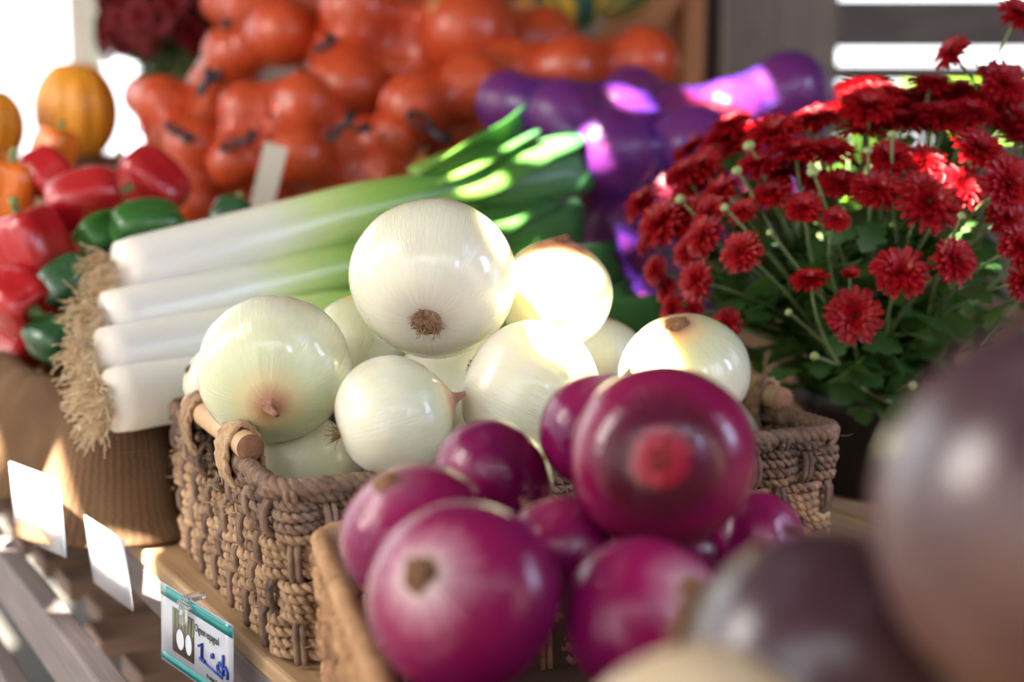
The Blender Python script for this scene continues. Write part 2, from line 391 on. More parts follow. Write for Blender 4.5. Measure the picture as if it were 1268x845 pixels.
# unseen roof added to block the sun, holes cut to throw chosen sun patches
ROOF_Z = 1.55
HOLES = []
def sun_spot(pt, hu, hv, ang=0.0):
    """opening in the roof through which the sun falls on pt"""
    kq = (ROOF_Z - pt.z)/SUN.z; q = pt + SUN*kq
    HOLES.append((q.x-hu, q.x+hu, q.y-hv, q.y+hv))
sun_spot(P(738, 415, 0.99), 0.046, 0.080)          # white onions in the basket
sun_spot(P(665, 150, 1.50), 0.060, 0.036)          # leek tops
sun_spot(P(600, 245, 1.46), 0.030, 0.025)          # lower leek leaf
sun_spot(P(775, 112, 1.62), 0.024, 0.035)          # purple net bag
sun_spot(P(905, 122, 1.64), 0.050, 0.060)
sun_spot(P(975, 185, 1.33), 0.060, 0.040)          # chrysanthemum
sun_spot(P(1200, 318, 1.19), 0.018, 0.030)
sun_spot(P(1085, 275, 1.33), 0.050, 0.030)
sun_spot(P(120, 694, 1.12), 0.030, 0.050)          # hanging cards
sun_spot(P(42, 630, 1.18), 0.036, 0.045)
sun_spot(P(55, 692, 1.40), 0.045, 0.028)           # slats below
xs = sorted({-2.2, 3.6} | {h[0] for h in HOLES} | {h[1] for h in HOLES})
ys = sorted({-0.9, 5.0} | {h[2] for h in HOLES} | {h[3] for h in HOLES})
b = MB()
for i in range(len(xs)-1):
    for j in range(len(ys)-1):
        cx, cy = (xs[i]+xs[i+1])/2, (ys[j]+ys[j+1])/2
        if any(h[0] < cx < h[1] and h[2] < cy < h[3] for h in HOLES): continue
        b.box((cx, cy, ROOF_Z+0.01), (xs[i+1]-xs[i], ys[j+1]-ys[j], 0.02))
struct(b.build('gobo_roof', M['roof'], smooth=False))

# back wall of horizontal boards with open gaps
wall = struct(link('wall_back', None)); wall.location = (0.95, 3.3, 0)
WY = 3.3
def wz(py, d=3.3): return P(634, py, d/math.cos(PITCH)).z
edges = [(-420, -60), (-52, -6), (4, 62), (82, 102), (108, 170), (174, 240), (244, 330), (334, 420), (424, 520)]
wb = [(P(634, a, 3.3).z, P(634, c, 3.3).z) for a, c in edges]
wb.insert(0, (1.54, wb[0][0]+0.02))
for (z1, z0) in wb:
    b = MB(); b.box((0, rnd.uniform(-.006, .006), (z0+z1)/2), (3.3, 0.025, z1-z0)); b.build('board', M['wallb'], wall, smooth=False, bevel=0.004)
b = MB(); b.box((-0.935, 0.03, 0.6), (1.43, 0.02, 1.9)); b.build('backing_panel', M['darkfill'], wall, smooth=False)
b = MB(); b.box((0, -0.05, -0.3), (3.3, 0.03, 0.9)); b.build('skirting_board', M['wallb'], wall, smooth=False)

def post(name, x0, x1, d, z0, z1, mat, depth=0.12, lean=0.0):
    a, c = P(x0, 60, d), P(x1, 60, d)
    b = MB(); b.box((0, 0, (z0+z1)/2), (c.x-a.x, depth, z1-z0)); o = b.build(name, mat, smooth=False, bevel=0.006)
    o.location = ((a.x+c.x)/2, a.y+depth/2, 0); o.rotation_euler[1] = lean
    return struct(o)
post('trim_1', 897, 1038, 2.75, -0.8, 1.55, M['post'])
post('trim_2', 866, 897, 2.8, -0.8, 1.55, M['darkfill'])  # dark strip put in for the shaded gap beside the grey post
post('trim_3', 84, 112, 3.6, -0.8, 1.55, M['palepost'])

# unseen walls, added to cut sky light from the right and behind the camera
b = MB(); b.box((2.6, 1.0, 0.37), (0.04, 5.4, 2.36)); struct(b.build('light_block_right', M['wallb'], smooth=False))
b = MB(); b.box((0.85, -1.75, 0.37), (3.5, 0.04, 2.36)); struct(b.build('light_block_front', M['wallb'], smooth=False))

wl = struct(link('light_block_left', None)); wl.location = (-2.05, 0, 0)  # unseen spaced boards, added to cut fill light and break up reflections
for i in range(9):
    b = MB(); b.box((0, -1.6+i*0.47, 0.37), (0.03, 0.27, 2.36)); b.build('board', M['wallb'], wl, smooth=False)

# outdoors beyond the wall: a hedge seen through the gaps
b = MB()
for i in range(900):
    c = Vector((rnd.uniform(0.6, 5), rnd.uniform(6.0, 6.6), rnd.uniform(-.8, 0.60))); s = rnd.uniform(.06, .14)
    R = Matrix.Rotation(rnd.uniform(0, 6), 3, 'Z') @ Matrix.Rotation(rnd.uniform(0, 6), 3, 'X')
    b.add([tuple(c + R @ Vector(p)*s) for p in ((-1, 0, 0), (0, -.5, .1), (1, 0, 0), (0, .5, .1))], [(0, 1, 2, 3)])
hm = NT('hedge_leaf'); hm.translucent((0.4, 0.7, 0.05), 0.4); hm.set(color=(0.25, 0.45, 0.04), rough=0.5)
hd = tag(b.build('hedge', hm.m), 'bright green hedge outside behind the gaps of the board wall', 'hedge'); hd['kind'] = 'stuff'

# orange stained boards behind the net bags
def leaning_board(p0, p1, w, d, label):
    a, c = P(*p0, d), P(*p1, d); m = (a+c)/2; v = c-a; L = v.length
    b = MB(); b.box((0, 0, 0), (w, 0.02, L))
    o = b.build('board', M['orangewood'], smooth=False, bevel=0.003); o.name = 'stained_board'
    o.location = m; o.rotation_euler = (0, math.atan2(v.x, v.z), 0)
    return tag(o, label, 'board', 'orange stained boards behind the net bags')
leaning_board((857, 420), (857, -90), 0.036, 2.55, 'narrow upright orange stained board beside the dark gap strip')
leaning_board((800, 420), (800, -90), 0.13, 2.60, 'wide upright orange stained board behind the red net bag end')
leaning_board((560, 330), (860, -70), 0.085, 2.52, 'slanting light orange board crossing the upright boards')
leaning_board((470, 300), (745, -70), 0.12, 2.56, 'slanting brown orange board behind the striped gourds')

# ================================================================== TABLE
tb = thing('market_table', 'wooden market table of yellow planks with grey front rails and slatted shelf', 'table', E0, TH)
for i in range(14):
    b = MB(); b.box((0.07+i*0.146, 0.75, -0.007), (0.14, 4.1, 0.014)); b.build('tabletop_plank', M['plank'], tb, smooth=False, bevel=0.003)
b = MB(); b.box((0.013, 0.75, -0.032), (0.022, 4.1, 0.034)); b.build('apron', M['grey_plank'], tb, smooth=False, bevel=0.003)
for i in range(24):
    b = MB(); b.box((0.0, 0, 0), (0.72, 0.066, 0.022))
    o = b.build('shelf_slat', M['slat'], tb, smooth=False, bevel=0.003)
    o.location = (0.385+rnd.uniform(-.012, .012), -0.55+i*0.102, -0.160); o.rotation_euler = (0, 0, rnd.uniform(-.02, .02))
for z in (-0.082, -0.21):
    b = MB(); b.box((-0.060, 0.75, z), (0.022, 4.1, 0.050)); b.build('front_rail', M['grey_plank'], tb, smooth=False, bevel=0.003)
b = MB(); b.box((0.12, 0.75, -0.198), (0.05, 4.1, 0.05)); b.build('shelf_bearer', M['slat'], tb, smooth=False)
for (u, v) in ((-0.022, -0.9), (-0.022, 1.6), (1.9, -0.9), (1.9, 2.4), (-0.022, 2.6)):
    b = MB(); b.box((u, v, -0.42), (0.05, 0.06, 0.76)); b.build('leg', M['grey_plank'], tb, smooth=False)
for v in (-0.9, 1.6):
    b = MB(); b.box((0.9, v+0.055, -0.075), (2.0, 0.05, 0.07)); b.build('cross_beam', M['grey_plank'], tb, smooth=False)

def crate(label, loc, rz, size, top=False, mat='crate', group=None):
    """slatted wooden produce crate, base at loc; closed with boards when it serves as a riser"""
    L, W, H = size
    t = thing('wooden_crate', label, 'crate', loc, rz, group)
    nb = max(2, round(H/0.085)); bh = (H - 0.012*(nb-1))/nb
    for k in range(nb):
        z = bh/2 + k*(bh+0.012)
        for s in (-1, 1):
            b = MB(); b.box((0, s*(W/2-0.006), z), (L, 0.012, bh)); b.build('side_slat', M[mat], t, smooth=False, bevel=0.002)
            b = MB(); b.box((s*(L/2-0.006), 0, z), (0.012, W-0.026, bh)); b.build('end_slat', M[mat], t, smooth=False, bevel=0.002)
    for sx in (-1, 1):
        for sy in (-1, 1):
            b = MB(); b.box((sx*(L/2-0.028), sy*(W/2-0.026), H/2), (0.028, 0.026, H-0.002)); b.build('corner_post', M[mat], t, smooth=False)
    nz = H+0.006 if top else 0.012
    n = max(3, round(W/0.09)); w = W/n
    for k in range(n):
        b = MB(); b.box((0, -W/2+w*(k+.5), nz), (L-(0 if top else .03), w-0.008, 0.012)); b.build('lid_slat' if top else 'floor_slat', M[mat], t, smooth=False, bevel=0.002)
    return t

# ================================================================== BASKETS
def rrect(L, W, rc, n):
    """rounded rectangle by arc length, starts mid of the near long side (y=0), runs towards +x; centred in x, y from 0 to W"""
    segs = []; hx = L/2
    pts = []
    def line(a, c): segs.append(('l', Vector(a), Vector(c), (Vector(c)-Vector(a)).length))
    def arc(c, a0): segs.append(('a', Vector(c), a0, rc*PI/2))
    line((0, 0), (hx-rc, 0)); arc((hx-rc, rc), -PI/2); line((hx, rc), (hx, W-rc)); arc((hx-rc, W-rc), 0)
    line((hx-rc, W), (-hx+rc, W)); arc((-hx+rc, W-rc), PI/2); line((-hx, W-rc), (-hx, rc)); arc((-hx+rc, rc), PI); line((-hx+rc, 0), (0, 0))
    tot = sum(s[3] for s in segs); out = np.zeros((n, 2)); nor = np.zeros((n, 2))
    for i in range(n):
        s = tot*i/n
        for g in segs:
            if s <= g[3]: break
            s -= g[3]
        if g[0] == 'l':
            d = (g[2]-g[1]).normalized(); p = g[1]+d*s; out[i] = p[:2]; nor[i] = (d.y, -d.x)
        else:
            a = g[2]+s/rc; out[i] = (g[1].x+rc*math.cos(a), g[1].y+rc*math.sin(a)); nor[i] = (math.cos(a), math.sin(a))
    return out, nor, tot

def twisted(b, path, nrm, r, pitch, plies=2, sides=5, ds=None, phase=0.0, fat=0.62):
    """rope of plies twisted about path; nrm is a side vector for every point"""
    path = np.asarray(path); t = np.gradient(path, axis=0); t /= np.linalg.norm(t, axis=1)[:, None]+1e-12
    n = nrm - t*np.sum(nrm*t, 1)[:, None]; n /= np.linalg.norm(n, axis=1)[:, None]+1e-12
    bi = np.cross(t, n); s = np.concatenate([[0], np.cumsum(np.linalg.norm(np.diff(path, axis=0), axis=1))])
    for k in range(plies):
        a = 2*PI*s/pitch + 2*PI*k/plies + phase
        off = (1-fat)*r*1.25*(np.cos(a)[:, None]*n + np.sin(a)[:, None]*bi)
        b.tube(path+off, r*fat, sides)

def basket(name, label, loc, rz, L, W, H, nrows, mats, holes=True, lean=0.965, seed=1):
    rn = np.random.RandomState(seed)
    t = thing(name, label, 'basket', loc, rz)
    rc = 0.022; N = 900
    ol, nr, tot = rrect(L, W, rc, N); ol = ol.copy(); ol[:, 1] -= W/2
    ns = int(round(tot/0.023/2))*2; band = 4
    sidx = np.arange(N)/N*ns
    hmask = (np.abs(ol[:, 1]) < 0.040) & (np.abs(ol[:, 0]) > L/2-0.004)
    def taper(z): return lean+(1-lean)*(z/H)
    dz = (H-0.012)/nrows
    cen = np.array([0.0, 0.0])
    for j in range(nrows):
        z = 0.005+dz*(j+0.5); bnd = j//band
        off = 0.0042*np.sin(PI*(sidx+0.5+bnd)) + 0.0008*np.sin(sidx*1.7+j*2.1)
        xy = ol*taper(z) + nr*off[:, None]
        zz = z + 0.0009*np.sin(sidx*0.9+j) + rn.normal(0, 0.0002, N)
        path = np.column_stack([xy, zz]); nv = np.column_stack([nr, np.zeros(N)])
        b = MB()
        if holes and nrows-5 <= j:
            run = []
            order = list(range(N))
            st = next(i for i in order if hmask[i-1] and not hmask[i])
            order = order[st:]+order[:st]
            for i in order+[None]:
                if i is None or hmask[i]:
                    if len(run) > 8: twisted(b, path[run], nv[run], dz*0.60, 0.0120, phase=j*1.3)
                    run = []
                else: run.append(i)
        else:
            idx = list(range(N))+[0]
            twisted(b, path[idx], nv[idx], dz*0.60, 0.0120, phase=j*1.3)
        b.build('woven_rope_row', M[mats[0]] if j < nrows-4 else M[mats[1]], t)
    # upright stakes, seen where the rows pass behind them
    b0 = None
    for i in range(ns):
        k = int((i+0.5-0.5)/ns*N) % N
        if holes and hmask[k]: top = H-0.035
        else: top = H-0.004
        zs = np.linspace(0.003, top, 26); bnd = np.clip(((zs-0.005)/dz), 0, nrows-1)/band
        off = -0.0050*np.sin(PI*(i+0.5))*np.cos(PI*np.floor(bnd))
        off = np.convolve(np.pad(off, 1, mode='edge'), [.25, .5, .25], 'valid')
        for dsd in (-0.0023, 0.0023):
            tg = np.array([-nr[k][1], nr[k][0]])
            xy = ol[k][None, :]*taper(zs)[:, None] + nr[k][None, :]*off[:, None] + tg[None, :]*dsd
            path = np.column_stack([xy, zs])
            b = b0 or MB(); b0 = b
            b.tube(path, 0.0024, 5)
        b.build('stake', M[mats[1]], t); b0 = None
    # rim: wrapped rope
    b = MB(); z = H-0.004
    path = np.column_stack([ol, np.full(N, z)]); nv = np.column_stack([nr, np.zeros(N)])
    if holes:
        order = list(range(N)); st = next(i for i in order if hmask[i-1] and not hmask[i]); order = order[st:]+order[:st]
        run = []
        for i in order+[None]:
            if i is None or hmask[i]:
                if len(run) > 8:
                    pp = path[run].copy(); m = len(run); e = np.minimum(np.arange(m), np.arange(m)[::-1])
                    pp[:, 2] += 0.010*np.exp(-(e/9.0)**2)
                    twisted(b, pp, nv[run], 0.0062, 0.021, 3, 6)
                run = []
            else: run.append(i)
    else:
        idx = list(range(N))+[0]; twisted(b, path[idx], nv[idx], 0.0062, 0.021, 3, 6)
    b.build('rim', M[mats[1]], t)
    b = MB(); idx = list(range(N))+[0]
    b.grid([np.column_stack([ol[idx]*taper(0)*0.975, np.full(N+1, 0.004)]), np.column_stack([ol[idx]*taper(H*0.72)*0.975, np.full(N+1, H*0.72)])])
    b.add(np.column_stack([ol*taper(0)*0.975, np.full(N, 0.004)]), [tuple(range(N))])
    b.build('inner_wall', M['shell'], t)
    # frayed fibres standing off the weave
    b = MB()
    for i in range(260):
        k = rn.randint(N); z = rn.uniform(.01, H); p = np.append(ol[k]*taper(z)+nr[k]*.008, z); tg = np.array([-nr[k][1], nr[k][0], 0])
        d = tg*rn.uniform(-1, 1)+np.append(nr[k], 0)*rn.uniform(.1, .7)+np.array([0, 0, rn.uniform(-.5, .7)]); ln = rn.uniform(.004, .012)
        b.tube([p, p+d*ln*.5, p+d*ln+np.array([0, 0, rn.uniform(-.003, .002)])], [.0005, .0004, .0002], 3, caps=False)
    o = b.build('frayed_fibres', M[mats[0]], t); o['kind'] = 'stuff'
    if holes:
        for s in (-1, 1):
            hz = H+0.008; x = s*(L/2-0.002)
            b = MB(); b.tube(np.column_stack([np.full(9, x), np.linspace(-0.086, 0.086, 9), np.full(9, hz)]), 0.0093, 18, caps=False)
            dw = b.build('handle_dowel', M['dowel'], t)
            for e in (-1, 1):
                b = MB(); an = np.linspace(0, 2*PI, 18, endpoint=False)
                rings = [np.column_stack([x+q*np.cos(an), np.full(18, e*yy), hz+q*np.sin(an)]) for q, yy in ((0.0093, 0.0855), (0.0088, 0.0865), (0.004, 0.0868))]
                b.grid(rings if e < 0 else [r_[::-1] for r_ in rings], closed_u=True, cap1=True)
                b.build('dowel_end', M['dowel_end'], dw)
            for e in (-1, 1):
                b = MB(); tt = np.linspace(0, 7*2*PI, 7*18); q = tt/(7*2*PI)
                yy = e*(0.044+0.026*q)
                pth = np.column_stack([x+0.0125*np.cos(tt), yy, hz-0.010+(0.0225)*np.sin(tt)])
                twisted(b, pth, np.column_stack([np.cos(tt), 0*tt, np.sin(tt)]), 0.0030, 0.012, 2, 5)
                b.build('handle_binding', M[mats[0]], t)
    return t

H1 = 0.123; L1, W1_ = 0.43, 0.32
THB = math.radians(25); AB = Vector((math.cos(THB), math.sin(THB), 0)); TB = Vector((-math.sin(THB), math.cos(THB), 0))
Acorner = Pz(345, 600, H1); Acorner.z = 0
b1c = Acorner + AB*(L1/2) + TB*(W1_/2)
basket('woven_basket', 'woven seagrass basket with wooden dowel handles holding the white onions', b1c, THB, L1, W1_, H1, 17, ('rope', 'rope_dark'))
TH2 = math.radians(14); H2 = 0.102
A2 = Vector((math.cos(TH2), math.sin(TH2), 0)); T2 = Vector((-math.sin(TH2), math.cos(TH2), 0))
c2 = Pz(393, 652, H2); c2.z = 0
L2, W2_ = 0.28, 0.38
b2c = c2 + A2*(L2/2) - T2*(W2_/2)
basket('woven_basket', 'woven seagrass basket without handles holding the glossy red onions', b2c, TH2, L2, W2_, H2, 13, ('rope_warm', 'rope_warm'), holes=False, lean=0.96, seed=4)

# ================================================================== ONIONS
def onion_mesh(name, seed, mat, squash=0.9, neck=0.14, sink=0.05, nu=72, nv=44, lump=0.018, shoulder=0.0):
    rn = random.Random(seed); ph = [rn.uniform(0, 6.28) for _ in range(6)]
    rings = []
    th = np.linspace(0, 2*PI, nu, endpoint=False)
    for j in range(nv+1):
        f = PI*(0.012+0.976*j/nv); s, c = math.sin(f), math.cos(f)
        r = s**(0.92) ; z = -c*squash
        z += neck*max(0, (f/PI-0.80)/0.2)**2.2
        z += sink*math.exp(-((f/PI)/0.085)**2)
        r *= 1-shoulder*max(0, f/PI-0.5)*1.2
        lum = 1+lump*(np.sin(2*th+ph[0])+0.7*np.sin(3*th+ph[1]+f)+0.25*np.sin(7*th+ph[2]+1.5*f)+0.10*np.sin(15*th+ph[3]))
        rr = r*lum
        zz = z + lump*0.8*np.sin(th+ph[4])*s
        rings.append(np.column_stack([rr*np.cos(th), rr*np.sin(th), np.broadcast_to(zz, (nu,))]))
    b = MB(); b.grid(rings, closed_u=True, cap0=True, cap1=True)
    return b.mesh(name, mat)

def tuft_mesh(name, seed, mat, n=46, R=0.13, ln=0.10, rad=0.008, disc=True):
    rn = random.Random(seed); b = MB()
    if disc:
        an = np.linspace(0, 2*PI, 20, endpoint=False)
        b.grid([np.column_stack([q*R*np.cos(an), q*R*np.sin(an), np.full(20, z)]) for q, z in ((1.05, 0.03), (0.98, -0.012), (0.5, -0.03), (0.1, -0.034))], closed_u=True, cap1=True)
    for i in range(n):
        a = rn.uniform(0, 6.28); q = R*math.sqrt(rn.random())*0.95
        p = Vector((q*math.cos(a), q*math.sin(a), 0)); d = Vector((math.cos(a)*rn.uniform(-.5, .9), math.sin(a)*rn.uniform(-.5, .9), -1)).normalized()
        cr = Vector((rn.uniform(-1, 1), rn.uniform(-1, 1), rn.uniform(-.2, .7)))*0.6
        pts = []; L = ln*rn.uniform(0.4, 1.0)
        for k in range(6):
            pts.append(tuple(p)); p = p+d*(L/5); d = (d+cr*0.35).normalized()
        b.tube(pts, np.linspace(rad, rad*0.5, 6), 4)
    return b.mesh(name, mat)

def neck_mesh(name, seed, mat, ln=0.22, r0=0.12):
    rn = random.Random(seed); b = MB(); an = np.linspace(0, 2*PI, 16, endpoint=False); ph = rn.uniform(0, 6)
    rings = []
    for j in range(9):
        f = j/8; r = r0*(1-0.72*f**0.6)*(1+0.10*np.sin(5*an+ph)+0.08*np.sin(3*an+f*3))
        if j == 8: r = r*1.25
        bend = 0.10*f*f
        rings.append(np.column_stack([r*np.cos(an)+bend, r*np.sin(an), np.full(16, ln*f)]))
    b.grid(rings, closed_u=True, cap1=True)
    return b.mesh(name, mat)

def axis_from(cx, cy, rp, sx, sy, back=False):
    """unit vector from a ball's centre to the surface point seen at pixel (sx, sy)"""
    x, y = (sx-cx)/rp, (sy-cy)/rp; q = x*x+y*y
    if q > 0.97: m = math.sqrt(q)/0.985; x /= m; y /= m; q = x*x+y*y
    tw = math.sqrt(max(0, 1-q))
    return cdir(x, -y, -tw if back else tw)

W_MESH = [onion_mesh('white_onion_bulb', s, M['won'], sq, nk, sk) for s, sq, nk, sk in ((1, .93, .10, .05), (2, .84, .12, .04), (3, .92, .14, .03), (4, .95, .12, .05))]
TUFT = tuft_mesh('root_tuft', 5, M['rootb'], 70); TUFTL = tuft_mesh('root_tuft_pale', 6, M['rootl'], 150, 0.185, 0.14, 0.009)
TUFTW = tuft_mesh('root_tuft_wild', 8, M['rootb'], 34, 0.09, 0.30, 0.006)
NECK = neck_mesh('dry_neck', 3, M['neck']); NECKR = neck_mesh('dry_neck_dark', 4, M['rootb'], 0.08, 0.19)
TUFTR = tuft_mesh('root_tuft_red', 9, M['neckred'], 40, 0.19, 0.08, 0.014)

def onion(name, label, cx, cy, wpx, d, mesh, root=None, stem=None, back=False, tuft=TUFT, neck=NECK, cat='onion', group=None, sc_=1.0, spin=0.0):
    r = wpx/2*d/FPX; loc = P(cx, cy, d)
    if stem is not None: ax = axis_from(cx, cy, wpx/2, *stem, back=back)
    elif root is not None: ax = -axis_from(cx, cy, wpx/2, *root, back=back)
    else: ax = Vector((0.1, 0.1, 1)).normalized()
    t = thing(name, label, cat, loc, 0, group)
    t.rotation_mode = 'QUATERNION'; t.rotation_quaternion = ax.to_track_quat('Z', 'Y') @ Quaternion((0, 0, 1), spin)
    t.scale = (r*sc_,)*3
    link('bulb', mesh, t)
    vz = [v.co.z for v in mesh.vertices]
    o = link('root_tuft', tuft, t); o.location = (0, 0, min(vz)+0.012 if tuft is not TUFTR else min(vz)+0.03)
    o = link('dry_neck', neck, t); o.location = (0, 0, max(vz)-0.03)
    return t

WG = None
onion('white_onion', 'largest white onion on top of the pile with brown root end showing', 537, 345, 204, .99, W_MESH[0], root=(532, 407), tuft=TUFTL)
onion('white_onion', 'flattish white onion with pinkish dry neck beside the left dowel handle', 339, 458, 190, .99, W_MESH[1], stem=(347, 503))
onion('white_onion', 'white onion on its side under the largest one, thin root hairs on its left', 487, 516, 155, .915, W_MESH[2], root=(413, 538), tuft=TUFTW)
onion('white_onion', 'sunlit white onion with brown neck stub on top behind the largest onion', 687, 365, 140, 1.07, W_MESH[3], stem=(694, 300), neck=NECKR)
onion('white_onion', 'sunlit white onion between the largest white onion and the red onions', 656, 487, 178, .955, W_MESH[0], stem=(742, 530), spin=1.0)
onion('white_onion', 'white onion at the right end of the basket behind the topmost red onion', 847, 462, 162, 1.05, W_MESH[1], stem=(832, 396), neck=NECKR)
onion('white_onion', 'white onion half hidden between the flattish onion and the largest onion', 450, 425, 128, 1.09, W_MESH[2], stem=(470, 350), spin=2)
onion('white_onion', 'small white onion peeking out behind the two sunlit onions', 748, 443, 100, 1.17, W_MESH[0], stem=(748, 360), back=True)
onion('white_onion', 'white onion low behind the basket corner under the flattish onion', 372, 580, 150, 1.03, W_MESH[3], stem=(330, 640), spin=1)
onion('white_onion', 'white onion with a dark root mark between the leeks and left handle', 268, 472, 86, 1.10, W_MESH[0], root=(232, 455), tuft=TUFT)
onion('white_onion', 'white onion just topping the near rim beside the red onions', 428, 655, 140, .965, W_MESH[2], stem=(440, 720))
onion('white_onion', 'yellow glowing white onion deep in the gap under the largest one', 562, 502, 180, 1.07, W_MESH[3], stem=(590, 600), back=True)
onion('white_onion', 'white onion low in the right end of the basket by the handle', 878, 552, 140, 1.15, W_MESH[2], stem=(950, 520), back=True)
onion('white_onion', 'white onion hidden behind the topmost red onions', 760, 575, 170, 1.02, W_MESH[0], stem=(760, 500), back=True)

R_MESH = [onion_mesh('red_onion_bulb', s, m, sq, nk, sk, lump=.016) for s, m, sq, nk, sk in (
    (11, M['ron_c'], .93, .10, .015), (12, M['ron_b'], .95, .10, .05), (13, M['ron_a'], .86, .10, .05), (14, M['ron_b'], .84, .12, .05),
    (15, M['ron_e'], .86, .10, .05), (16, M['ron_d'], .86, .08, .05))]
onion('red_onion', 'topmost red onion with sunken red and brown root end facing out', 820, 567, 230, .69, R_MESH[0], root=(806, 560), tuft=TUFTR)
onion('red_onion', 'red onion half hidden behind the topmost red onion', 742, 536, 150, .78, R_MESH[1], stem=(770, 470))
onion('red_onion', 'purple onion with whitish top and brown dried neck near the basket rim', 573, 740, 246, .61, R_MESH[2], stem=(521, 692), neck=NECKR)
onion('red_onion', 'purple onion with dark neck leaning on the left rim of its basket', 513, 660, 190, .70, R_MESH[3], stem=(478, 585), neck=NECKR)
onion('red_onion', 'red onion at the back of its basket below the white onions', 610, 596, 158, .79, R_MESH[4], stem=(670, 560), back=True)
onion('red_onion', 'dull reddish onion in the hollow between the other red onions', 690, 680, 140, .70, R_MESH[4], stem=(650, 622))
onion('red_onion', 'magenta onion with a brown round neck scar below the topmost one', 800, 768, 212, .62, R_MESH[5], stem=(856, 716), neck=NECKR)
onion('red_onion', 'small red onion with dry root tuft at the right of the topmost one', 940, 668, 120, .75, R_MESH[5], root=(978, 648), tuft=TUFTW)
onion('red_onion', 'red onion underneath the topmost red onion', 850, 690, 150, .77, R_MESH[1], stem=(850, 610), back=True)

# foreground rutabagas
RUT = onion_mesh('rutabaga_root', 31, M['ruta'], .95, .10, .0, lump=.02); RUTC = onion_mesh('rutabaga_root_pale', 32, M['rutacream'], .92, .06, .0, lump=.02)
def ruta(label, cx, cy, wpx, d, mesh, up):
    t = thing('rutabaga', label, 'rutabaga', P(cx, cy, d)); r = wpx/2*d/FPX
    t.rotation_mode = 'QUATERNION'; t.rotation_quaternion = cdir(*up).to_track_quat('Z', 'Y'); t.scale = (r,)*3
    link('root', mesh, t)
    b = MB(); an = np.linspace(0, 2*PI, 14, endpoint=False)
    b.grid([np.column_stack([q*np.cos(an), q*np.sin(an), np.full(14, z)]) for q, z in ((.30, 0), (.26, .09), (.20, .14), (.17, .12))], closed_u=True, cap1=True)
    o = link('leaf_scar', b.mesh('leaf_scar', M['rootb']), t); o.location = (0, 0, max(v.co.z for v in mesh.vertices)-.06)
ruta('big purple brown rutabaga at the right edge with bluish sheen', 1358, 655, 540, .37, RUT, (.5, .8, -.5))
ruta('purple brown rutabaga lying below the red onions', 1020, 832, 350, .43, RUT, (-.75, .25, -.3))
ruta('cream coloured rutabaga below the magenta onion', 878, 985, 370, .40, RUTC, (.2, -.5, -.5))

ruta('small rutabaga wedged under the big one at the right edge', 1440, 1100, 330, .37, RUT, (.3, .6, .2))
crate('low wooden crate carrying the rutabagas', (0.20, 0.335, 0.0), 0.0, (0.40, 0.24, 0.10), top=True)

# ================================================================== LEEKS
def bez(p0, p1, p2, n):
    t = np.linspace(0, 1, n)[:, None]; p0, p1, p2 = (np.array(p) for p in (p0, p1, p2))
    return (1-t)**2*p0 + 2*t*(1-t)*p1 + t*t*p2

